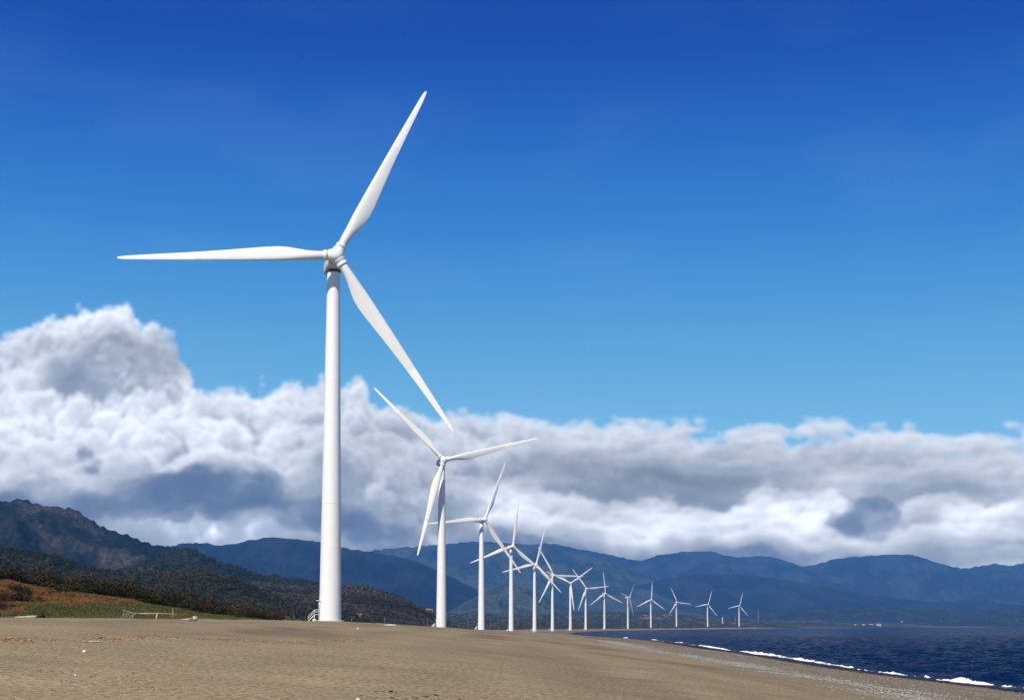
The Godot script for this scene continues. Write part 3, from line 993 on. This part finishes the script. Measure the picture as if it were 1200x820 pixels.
func build_bank() -> void:
	var kinds := []
	for k in 4: kinds.append(crown(620, 0.06, 0.8, 400 + k, 22))
	var greens := []
	for c in [Color(0.036, 0.037, 0.013), Color(0.027, 0.030, 0.010), Color(0.048, 0.042, 0.018)]:
		var m := mat(c, 0.85, 0.15)
		m.vertex_color_use_as_albedo = true
		m.backlight_enabled = true
		m.backlight = Color(0.25, 0.25, 0.25)
		greens.append(m)
	var browns := []
	for c in [Color(0.075, 0.048, 0.03), Color(0.055, 0.04, 0.028)]:
		var m := mat(c, 0.9, 0.1)
		m.vertex_color_use_as_albedo = true
		browns.append(m)
	# the hedge-like thicket along the ridge, falling to the right
	for k in 96:
		var f := (k + 0.5) / 96.0
		var x := lerpf(-78.0, -34.5, f) + rng.randfn() * 0.6
		var d := lerpf(188.0, 214.0, f) + rng.randf_range(-6.0, 6.0)
		var o := obj("thicket_shrub", kinds[k % 4], greens[rng.randi() % 3])
		var s := rng.randf_range(1.5, 2.5) * (1.0 - 0.4 * smoothstep(0.75, 1.0, f))
		o.transform = spin(Vector3(x, land(x, d) - 0.08, -d), s * 1.15, s)
		tag(o, "dark green shrub in the thicket along the ridge of the grassy bank", "shrub", "shrubs of the ridge thicket")
	for k in 34:
		var f := (k + 0.5) / 34.0
		var x := lerpf(-74.0, -35.0, f) + rng.randfn() * 0.8
		var d := lerpf(202.0, 226.0, f) + rng.randf_range(-2.0, 5.0)
		var o := obj("bare_shrub", kinds[k % 4], browns[k % 2])
		var s := rng.randf_range(1.7, 2.6) * (1.0 - 0.3 * smoothstep(0.7, 1.0, f))
		o.transform = spin(Vector3(x, land(x, d) - 0.08, -d), s, s * 1.12)
		tag(o, "bare brown shrub rising behind the green ridge thicket", "shrub", "brown shrubs behind the thicket")
	for k in 22:
		var x := rng.randf_range(-68.0, -53.0)
		var d := rng.randf_range(166.0, 184.0)
		var o := obj("bank_shrub", kinds[k % 4], greens[k % 3])
		var s := rng.randf_range(0.8, 1.5)
		o.transform = spin(Vector3(x, land(x, d) - 0.06, -d), s * 1.2, s * 0.9)
		tag(o, "low dark shrub on the brow of the bank before the thicket", "shrub", "low shrubs on the brow of the bank")
	for k in 30:
		var x := rng.randf_range(-62.0, -47.0)
		var d := rng.randf_range(150.0, 172.0)
		if x > -50.0 - 0.24 * (d - 150.0): x -= 5.0
		var o := obj("russet_bush", kinds[k % 4], browns[k % 2])
		var s := rng.randf_range(0.7, 1.4)
		o.transform = spin(Vector3(x, land(x, d) - 0.05, -d), s, s * 0.9)
		tag(o, "russet brown bush on the foot of the grassy bank", "bush", "russet bushes on the bank")
	# grass: short green at the foot, dry orange higher up
	var st := st_begin()
	var r := RandomNumberGenerator.new()
	r.seed = 55
	st.set_smooth_group(-1)
	for k in 9:
		var a := r.randf() * TAU
		var out := Vector3(cos(a), 0, sin(a))
		var w := Vector3(-out.z, 0, out.x) * 0.035
		var root := out * r.randf_range(0.0, 0.12)
		for p in [root - w, root + out * r.randf_range(0.1, 0.3) + Vector3.UP * r.randf_range(0.22, 0.5), root + w]: st.add_vertex(p)
	st.generate_normals()
	var tuft := st.commit()
	var gm := mat(Color(1, 1, 1), 0.9, 0.15)
	gm.vertex_color_use_as_albedo = true
	gm.cull_mode = BaseMaterial3D.CULL_DISABLED
	var xf := [[], []]
	var tints := [PackedColorArray(), PackedColorArray()]
	var tries := 0
	while tries < 110000:
		tries += 1
		var d := rng.randf_range(128.0, 215.0)
		var x := rng.randf_range(-80.0, -28.0)
		if absf(x) > 0.37 * d: continue
		var b := bank(x, d)
		if b < 0.015 + 0.02 * rng.randf(): continue
		var hay := smoothstep(-0.1, 0.12, n_mid.get_noise_2d(x * 1.3 + 50.0, d * 0.55) + 1.1 * smoothstep(0.45, 0.7, b) + 0.5 * smoothstep(-46.0, -54.0, x) - 0.42)
		var which := 1 if rng.randf() < hay * 0.92 + 0.06 else 0
		var s := rng.randf_range(0.3, 0.75) * (0.6 if b < 0.12 else 1.0)
		xf[which].append(spin(Vector3(x, land(x, d) - 0.03, -d), s * 1.4, s))
		var c := Color(0.085, 0.105, 0.034).lerp(Color(0.14, 0.13, 0.05), rng.randf()) if which == 0 else Color(0.26, 0.135, 0.048).lerp(Color(0.2, 0.12, 0.055), rng.randf())
		tints[which].append(c * rng.randf_range(0.75, 1.25))
	scatter("green_grass", "short green grass on the foot of the bank", tuft, gm, xf[0], tints[0])
	scatter("dry_grass", "dry orange grass on the slope of the bank", tuft, gm, xf[1], tints[1])

# ---------------------------------------------------------------- things lying and standing on the beach

func on_sand(px: float, d: float) -> Vector3:
	var x := world_x(px, d)
	return Vector3(x, land(x, d), -d)

func stone_mesh(sd: int, flat := 0.6) -> ArrayMesh:
	var s := SphereMesh.new()
	s.radius = 1.0
	s.height = 2.0
	s.radial_segments = 8
	s.rings = 4
	var arr := s.get_mesh_arrays()
	var v: PackedVector3Array = arr[Mesh.ARRAY_VERTEX]
	var n := noise(0.8, 2, sd)
	for k in v.size():
		var p := v[k]
		v[k] = p * (1.0 + 0.55 * n.get_noise_3dv(p)) * Vector3(1, flat, 0.8)
	arr[Mesh.ARRAY_VERTEX] = v
	var a := ArrayMesh.new()
	a.add_surface_from_arrays(Mesh.PRIMITIVE_TRIANGLES, arr)
	return a

func build_shingle() -> void:
	var st := stone_mesh(5)
	var m := mat(Color(1, 1, 1), 0.8, 0.3)
	m.vertex_color_use_as_albedo = true
	var xf := []
	var tints := PackedColorArray()
	while xf.size() < 70000:
		var d := 55.0 + 470.0 * pow(rng.randf(), 1.5)
		var s: float
		if rng.randf() < 0.5: s = 45.0 + rng.randfn() * 2.4 + 5.0 * n_mid.get_noise_2d(d * 0.5, 33.0)
		else: s = rng.randf_range(3.0, 47.0)
		var x := coast_x(d) - s
		if x > 0.36 * d + 6.0 or x < -10.0: continue
		var size := 0.022 + 0.05 * pow(rng.randf(), 3.0) + 0.00006 * d
		xf.append(spin(Vector3(x, land(x, d) + 0.2 * size, -d), size, size))
		var g := rng.randf()
		var c := Color(0.2, 0.18, 0.145).lerp(Color(0.36, 0.35, 0.325), g * g)
		if absf(s - 45.0) < 8.0: c = c.lerp(Color(0.38, 0.38, 0.36), 0.5)
		if rng.randf() < 0.05: c = Color(0.5, 0.48, 0.44)
		if s < 6.0: c *= 0.25
		tints.append(c * rng.randf_range(0.6, 1.2))
	scatter("shingle", "grey pebbles strewn along the upper edge of the wet shore", st, m, xf, tints)
	# grit, shell and twig crumbs over the near sand
	xf = []
	tints = PackedColorArray()
	while xf.size() < 60000:
		var d := 20.0 + 110.0 * pow(rng.randf(), 1.3)
		var x := rng.randf_range(-0.38, 0.38) * d
		var k := n_mid.get_noise_2d(x * 1.5 + 20.0, d * 1.1)
		if k < rng.randf_range(-0.35, 0.25): continue
		var size := 0.005 + 0.012 * pow(rng.randf(), 4.0)
		xf.append(spin(Vector3(x, land(x, d) + 0.002, -d), size * 1.3, size))
		var q := rng.randf()
		var c := Color(0.16, 0.122, 0.075)
		if q > 0.975: c = Color(0.62, 0.58, 0.5)
		elif q > 0.6: c = Color(0.3, 0.25, 0.17)
		tints.append(c * rng.randf_range(0.7, 1.2))
	scatter("beach_grit", "small stones, shell bits and crumbs lying on the dry sand", st, m, xf, tints)
	# the wrack line of leaves and wood chips at the left
	xf = []
	tints = PackedColorArray()
	while xf.size() < 900:
		var f := rng.randf()
		var d := lerpf(44.0, 92.0, f) + rng.randfn() * 2.2
		var x := lerpf(-15.5, -9.5, f) + rng.randfn() * 0.35 + 1.0 * n_mid.get_noise_2d(d * 2.0, 3.0)
		if n_mid.get_noise_2d(d * 3.0, 70.0) < rng.randf_range(-0.3, 0.15): continue
		var size := 0.015 + 0.045 * pow(rng.randf(), 2.5)
		xf.append(spin(Vector3(x, land(x, d) + 0.003, -d), size * 1.6, size))
		tints.append(Color(0.2, 0.1, 0.05).lerp(Color(0.42, 0.3, 0.18), pow(rng.randf(), 2.0)))
	for spot in [[320.0, 27.5, 0.5], [390.0, 25.5, 0.9], [425.0, 26.0, 0.7], [480.0, 34.0, 0.6]]:
		for k in 70:
			var p := on_sand(spot[0], spot[1])
			p += Vector3(rng.randfn() * spot[2], 0, rng.randfn() * 0.7)
			p.y = land(p.x, -p.z) + 0.004
			var size := 0.01 + 0.03 * pow(rng.randf(), 2.5)
			xf.append(spin(p, size * 1.8, size))
			tints.append(Color(0.035, 0.028, 0.02).lerp(Color(0.2, 0.15, 0.1), pow(rng.randf(), 2.0)))
	scatter("wrack", "leaves, bark and wood chips washed up in patches on the sand", st, m, xf, tints)

func driftwood(parent: Node, called: String, pts: Array, radii: Array, m: Material) -> MeshInstance3D:
	return obj(called, rod_mesh(pts, radii, 8), m, parent)

func build_beach_things() -> void:
	M.bleached = mat(Color(0.4, 0.345, 0.265), 0.9, 0.2)
	M.greywood = mat(Color(0.22, 0.18, 0.135), 0.9, 0.2)
	M.bark = mat(Color(0.035, 0.028, 0.024), 0.95, 0.2)
	M.white = mat(Color(0.72, 0.71, 0.68), 0.6)
	# the log with its root ball
	var p := on_sand(19.0, 118.0)
	var t := thing("driftwood_log", "pale driftwood log with a dark round root ball at one end", "log", p)
	driftwood(t, "trunk", [Vector3(0, 0.1, 0), Vector3(0.9, 0.13, 0.1), Vector3(1.75, 0.16, 0.05)], [0.07, 0.11, 0.12], M.bleached)
	var rb := obj("root_ball", stone_mesh(12, 0.95), M.bark, t)
	rb.position = Vector3(2.0, 0.22, 0.05)
	rb.scale = Vector3.ONE * 0.33
	for k in 6:
		var a := TAU * k / 6.0
		driftwood(rb, "root", [Vector3(0.3, 0.6 * sin(a), 0.6 * cos(a)), Vector3(0.9 + 0.2 * sin(a * 3.0), 1.15 * sin(a), 1.1 * cos(a))], [0.16, 0.05], M.bark)
	# rough rail of driftwood on posts in the grass
	var base := on_sand(161.0, 146.0)
	t = thing("driftwood_fence", "rough grey driftwood rail on leaning posts in the grass", "fence", base)
	var q := func(px: float, up: float, dz: float) -> Vector3:
		var w := on_sand(px, 146.0 - dz)
		return w - base + Vector3(0, up, 0)
	driftwood(t, "rail", [q.call(145.0, 0.75, 0.0), q.call(160.0, 0.5, 0.2), q.call(184.0, 0.5, 0.3)], [0.02, 0.035, 0.03], M.bleached)
	driftwood(t, "rail", [q.call(158.0, 0.55, 0.3), q.call(185.0, 0.55, 0.1), q.call(207.0, 0.48, 0.1)], [0.025, 0.035, 0.02], M.bleached)
	for e in [[145.5, 0.85, 0.035, 0.9], [158.0, 0.6, 0.03, -1.2], [184.5, 0.55, 0.09, 0.3], [202.5, 1.1, 0.04, 0.5], [204.5, 0.85, 0.035, -1.4]]:
		driftwood(t, "post", [q.call(e[0], -0.2, 0.15), q.call(e[0] + e[3], e[1], 0.15)], [e[2] * 1.15, e[2]], M.greywood if e[2] < 0.09 else M.bleached)
	for k in 5:
		driftwood(t, "stick", [q.call(143.0 + 3.0 * k, 0.02, 0.4), q.call(147.0 + 3.2 * k, 0.45 + 0.1 * (k % 3), 0.1)], [0.03, 0.02], M.bleached)
	# bleached driftwood pile
	base = on_sand(224.0, 128.0)
	t = thing("driftwood_pile", "bleached driftwood pieces heaped where the grass ends", "driftwood", base)
	driftwood(t, "branch", [Vector3(-0.75, 0.08, 0), Vector3(-0.2, 0.14, 0.1), Vector3(0.35, 0.12, 0)], [0.05, 0.09, 0.08], M.bleached)
	driftwood(t, "branch", [Vector3(-0.3, 0.05, 0.3), Vector3(0.3, 0.28, 0.1)], [0.07, 0.05], M.bleached)
	var stump := obj("stump", stone_mesh(14, 0.9), M.bleached, t)
	stump.position = Vector3(0.42, 0.2, 0)
	stump.scale = Vector3.ONE * 0.26
	# small pieces: column, distance, length, lean, material, name, label
	for e in [[430.0, 250.0, 2.6, M.greywood, "grey driftwood log lying on the crest past the tall turbine"], [458.0, 262.0, 2.2, M.white, "white weathered timber lying on the crest beyond the driftwood log"], [112.0, 50.0, 0.62, M.bleached, "short pale stick in the wrack line"], [803.0, 27.0, 0.42, M.bark, "short dark stick on the open sand"], [816.0, 26.6, 0.4, M.bleached, "thin bleached stick beside the dark stick on open sand"]]:
		p = on_sand(e[0], e[1])
		var L: float = e[2]
		var o := obj("driftwood_stick", rod_mesh([Vector3(-L / 2, 0.03 * L, 0), Vector3(0, 0.05 * L, 0.06 * L), Vector3(L / 2, 0.04 * L, 0)], [0.028 * L, 0.05 * L, 0.03 * L], 8), e[3])
		o.position = p
		tag(o, e[4], "driftwood")
	for e in [[369.0, 265.0, 0.4, "white boulder on the sand before the tall turbine stair"], [101.0, 42.0, 0.055, "white stone on the sand below the wrack line"], [91.5, 31.0, 0.03, "tiny white stone alone on the lower left sand"], [421.0, 30.5, 0.04, "white shell among the twigs on the sand"], [443.0, 29.0, 0.03, "small white shell beside the twig patch"], [700.0, 29.5, 0.045, "white stone on the bare middle sand"], [133.0, 23.0, 0.05, "black lump on the bare near sand"], [735.0, 40.0, 0.035, "pale pebble, one of a pair on open sand"], [739.0, 40.0, 0.035, "pale pebble, one of a pair on open sand"], [524.0, 30.0, 0.05, "orange brown seed husk on the sand"]]:
		p = on_sand(e[0], e[1])
		var mm: Material = M.white
		if "black" in e[3]: mm = M.bark
		if "orange" in e[3]: mm = mat(Color(0.42, 0.2, 0.06), 0.8)
		var o := obj("beach_stone", stone_mesh(20 + int(e[0]) % 9, 0.7), mm)
		o.position = p + Vector3(0, e[2] * 0.35, 0)
		o.scale = Vector3.ONE * e[2]
		tag(o, e[3], "stone", "pale pebble pair" if "pair" in e[3] else "")
	# a marker stake in the sand
	p = on_sand(419.5, 92.0)
	t = thing("marker_stake", "thin dark stake with a white cap standing in the sand", "stake", p)
	driftwood(t, "stake", [Vector3(0, -0.2, 0), Vector3(0.02, 0.62, 0)], [0.022, 0.016], M.greywood)
	driftwood(t, "cap", [Vector3(0.02, 0.6, 0), Vector3(0.02, 0.78, 0)], [0.035, 0.03], M.white)
	# fence posts and poles behind the crest
	var n_post := 0
	for e in [[318.0, 300.0, 1.5], [327.0, 310.0, 1.3], [336.0, 305.0, 1.5], [345.0, 312.0, 1.4], [412.5, 420.0, 2.7], [451.0, 430.0, 2.5], [501.0, 520.0, 3.6], [548.5, 600.0, 4.6], [551.5, 640.0, 4.0], [575.0, 700.0, 3.8], [580.0, 720.0, 4.8], [606.5, 800.0, 5.0]]:
		p = on_sand(e[0], e[1])
		var aim := world_h(725.0 if e[1] < 400.0 else 727.0, e[1])
		var o := obj("fence_post", rod_mesh([Vector3(0, -0.4, 0), Vector3(0.03, maxf(e[2], aim - p.y), 0)], [0.065, 0.05], 6), M.greywood)
		o.position = p
		tag(o, "thin weathered post standing behind the crest of the beach", "post", "posts behind the beach crest")
		n_post += 1

func house(at: Vector3, w: float, h: float, wall: Color, roof: Color, turn: float, label: String) -> void:
	var t := thing("house", label, "house", at)
	t.rotation.y = turn
	var wm := mat(wall, 0.9)
	var body := obj("wall", box_mesh(Vector3(w, h, w * 0.7)), wm, t)
	body.position.y = h / 2 - 0.5
	var st := st_begin()
	var e := w * 0.56
	var z := w * 0.42
	var y := h - 0.52
	var top := y + w * 0.2
	for tri in [[Vector3(-e, y, z), Vector3(-e * 0.85, top, 0), Vector3(e, y, z)], [Vector3(e, y, z), Vector3(-e * 0.85, top, 0), Vector3(e * 0.85, top, 0)], [Vector3(e, y, -z), Vector3(e * 0.85, top, 0), Vector3(-e, y, -z)], [Vector3(-e, y, -z), Vector3(e * 0.85, top, 0), Vector3(-e * 0.85, top, 0)], [Vector3(-e, y, -z), Vector3(-e * 0.85, top, 0), Vector3(-e, y, z)], [Vector3(e, y, z), Vector3(e * 0.85, top, 0), Vector3(e, y, -z)]]:
		for p in tri: st.add_vertex(p)
	st.generate_normals()
	obj("roof", st.commit(), mat(roof, 0.85), t)
	for k in 3:
		var win := obj("window" if k != 1 else "door", box_mesh(Vector3(w * 0.12, h * (0.3 if k != 1 else 0.55), 0.12)), mat(Color(0.05, 0.05, 0.06), 0.3), t)
		win.position = Vector3((k - 1) * w * 0.3, h * (0.42 if k != 1 else 0.26), w * 0.35 + 0.02)

func mast(at: Vector3, h: float, w: float, label: String, m: Material, m2: Material) -> void:
	var t := thing("lattice_mast", label, "mast", at)
	for k in 4:
		var a := Vector3([-1, 1, 1, -1][k], 0, [-1, -1, 1, 1][k])
		driftwood(t, "leg", [a * w, a * w * 0.25 + Vector3(0, h, 0)], [w * 0.16, w * 0.1], m)
	for k in 7:
		var f := k / 7.0
		var r := lerpf(w, w * 0.25, f)
		var r2 := lerpf(w, w * 0.25, f + 1.0 / 7.0)
		for s in [-1.0, 1.0]:
			driftwood(t, "brace", [Vector3(-r * s, h * f, r), Vector3(r2 * s, h * (f + 1.0 / 7.0), r2)], [w * 0.09, w * 0.09], m2 if k % 2 else m)

var R := {}

func on_slope(r: Dictionary, px: float, py: float) -> Vector3:
	# the place on a range's front slope seen at that picture column and row
	var x0: float = r.v[0].x
	var x1: float = r.v[r.cols - 1].x
	var best := Vector3.ZERO
	var miss := 1e9
	for k in 120:
		var t := 0.02 + 0.97 * k / 120.0
		var j: int = int(t * (r.rows - 7))
		var d: float = -r.v[j * r.cols].z
		var p := on_range(r, clampf((world_x(px, d) - x0) / (x1 - x0), 0.0, 0.999), t)
		var off := absf(732.5 - (p.y - EYE) / -p.z * FOCAL - py)
		if off < miss:
			miss = off
			best = p
	return best

func build_far_things() -> void:
	house(on_slope(R.brown, 503.0, 715.5), 7.0, 3.4, Color(0.3, 0.24, 0.2), Color(0.33, 0.16, 0.10), 0.3, "small house with an orange tiled roof at the end of the brown hill")
	house(on_slope(R.brown, 420.5, 722.5), 5.0, 2.2, Color(0.24, 0.17, 0.13), Color(0.3, 0.14, 0.09), -0.2, "low hut with a rust red roof in the scrub behind the tall turbine")
	house(on_slope(R.slopes, 539.0, 704.0), 16.0, 7.0, Color(0.7, 0.7, 0.68), Color(0.6, 0.6, 0.6), 0.1, "white house highest of the hillside group behind the second turbine")
	house(on_slope(R.slopes, 533.0, 707.0), 18.0, 6.0, Color(0.5, 0.5, 0.48), Color(0.45, 0.45, 0.45), -0.2, "pale grey house in the hillside group behind the second turbine")
	house(on_slope(R.slopes, 546.0, 709.0), 22.0, 6.0, Color(0.5, 0.48, 0.44), Color(0.45, 0.42, 0.38), 0.2, "pale house lowest of the hillside group behind the second turbine")
	var cx := func(px: float, d: float) -> Vector3:
		var x := world_x(px, d)
		return Vector3(x, land(x, d), -d)
	house(cx.call(1028.5, 6500.0), 17.0, 9.0, Color(0.75, 0.74, 0.72), Color(0.55, 0.08, 0.05), 0.15, "white building with a red roof on the far shore")
	house(cx.call(1020.0, 6480.0), 14.0, 5.0, Color(0.6, 0.62, 0.6), Color(0.5, 0.52, 0.5), 0.0, "low pale building beside the red roofed one on the far shore")
	house(cx.call(1011.0, 6460.0), 12.0, 4.0, Color(0.62, 0.62, 0.6), Color(0.55, 0.55, 0.55), 0.0, "small pale hut at the end of the far shore buildings")
	house(cx.call(1001.0, 6400.0), 9.0, 4.5, Color(0.7, 0.7, 0.68), Color(0.6, 0.6, 0.6), 0.1, "small white hut standing apart on the far shore")
	house(on_slope(R.far, 1056.5, 729.0), 8.0, 5.0, Color(0.6, 0.6, 0.58), Color(0.6, 0.6, 0.6), 0.0, "white hut in the woods above the far shore")
	var red := mat(Color(0.26, 0.13, 0.11), 0.7)
	mast(cx.call(846.0, 4700.0), 30.0, 2.6, "white lattice mast beyond the last turbines", M.white, M.white)
	mast(cx.call(861.0, 4760.0), 32.0, 2.2, "red lattice mast beside the last turbine", red, red)
	mast(cx.call(888.0, 4800.0), 56.0, 2.0, "tall thin grey lattice mast past the last turbine", M.greywood, M.greywood)

# ---------------------------------------------------------------- surf

func build_surf() -> void:
	var m := mat(Color(0.86, 0.87, 0.88), 0.9, 0.3)
	var lump := noise(0.5, 4, 130)
	var k := 0
	# along the shore: from, to (distance), crest height, width, how far out
	for e in [[214.0, 226.0, 0.3, 2.2, 1.2], [229.0, 251.0, 1.0, 2.6, 1.6], [262.0, 267.0, 0.55, 1.8, 1.8], [286.0, 292.0, 0.35, 1.5, 2.0], [314.0, 354.0, 0.4, 2.4, 1.2], [357.0, 416.0, 0.65, 3.0, 1.6], [424.0, 525.0, 0.75, 3.4, 1.8], [565.0, 685.0, 0.55, 3.4, 2.0], [760.0, 800.0, 0.5, 4.0, 2.0], [910.0, 940.0, 0.5, 3.5, 2.5], [1070.0, 1090.0, 0.5, 3.5, 2.5]]:
		var rows := maxi(int((e[1] - e[0]) / 0.3), 40)
		rows = mini(rows, 240)
		var cols := 26
		var v := PackedVector3Array()
		for j in rows:
			var f := float(j) / (rows - 1)
			var d: float = lerpf(e[0], e[1], f)
			var ends := pow(sin(PI * clampf(f, 0.0, 1.0)), 0.5)
			var along_h: float = 0.85 * e[2] * ends * (0.62 + 0.9 * lump.get_noise_2d(d * 0.22, 4.0 + k * 9.0))
			for i in cols:
				var g := float(i) / (cols - 1)
				var x: float = coast_x(d) + e[4] + (g - 0.35) * e[3] * 0.78 + 0.5 * lump.get_noise_2d(d * 0.5, 60.0)
				var bump := pow(sin(PI * g), 0.8)
				var n := lump.get_noise_3d(x * 1.6, d * 1.1, k * 20.0)
				v.append(Vector3(x, along_h * bump * (0.75 + 0.8 * n) + 0.3 * n - 0.2 + 0.12 * bump, -d))
		var o := obj("breaking_wave", grid_mesh(v, PackedColorArray(), cols, rows), m)
		tag(o, "white foam of a small wave breaking on the shingle", "foam", "small waves breaking along the shore", "stuff")
		k += 1
	# the thin wash left between the breakers
	var v2 := PackedVector3Array()
	var rows2 := 1500
	for j in rows2:
		var d := 205.0 * pow(900.0 / 205.0, float(j) / (rows2 - 1))
		for i in 10:
			var x := coast_x(d) + 0.2 + i * 0.22 + 0.9 * lump.get_noise_2d(d * 0.12, 300.0)
			v2.append(Vector3(x, 0.03 + 0.34 * lump.get_noise_2d(x * 2.2, d * 0.55 + 900.0) + 0.16 * lump.get_noise_2d(3.0, d * 0.1) - 0.13 - 0.02 * absf(i - 4.5), -d))
	tag(obj("wash_foam", grid_mesh(v2, PackedColorArray(), 10, rows2), m), "thin broken line of white wash along the water's edge", "", "", "stuff")
	# scattered whitecaps
	for e in [[310.0, 24.0, 0.6]]:
		var v := PackedVector3Array()
		for j in 12:
			for i in 12:
				var a := Vector2(i / 11.0 * 2 - 1, j / 11.0 * 2 - 1)
				var x: float = coast_x(e[0]) + e[1] + a.x * e[2]
				var d: float = e[0] + a.y * e[2] * 0.7
				v.append(Vector3(x, 0.4 * (1.0 - a.length()) + 0.4 * lump.get_noise_2d(x * 2.0, d * 2.0) - 0.08, -d))
		var o := obj("whitecap", grid_mesh(v, PackedColorArray(), 12, 12), m)
		tag(o, "small white foam crest out on the dark water", "foam", "whitecaps off the shore", "stuff")
func _ready() -> void:
	rng.seed = 20240
	n_fine = noise(0.35, 3, 1)
	n_mid = noise(0.06, 3, 2)
	n_wide = noise(0.012, 3, 4)
	n_ridge = noise(1.0, 5, 6)
	set_the_light()
	build_ground()
	build_sea()
	build_mountains()
	build_turbines()
	build_scrub()
	build_bank()
	build_surf()
	build_shingle()
	build_beach_things()
	build_far_things()
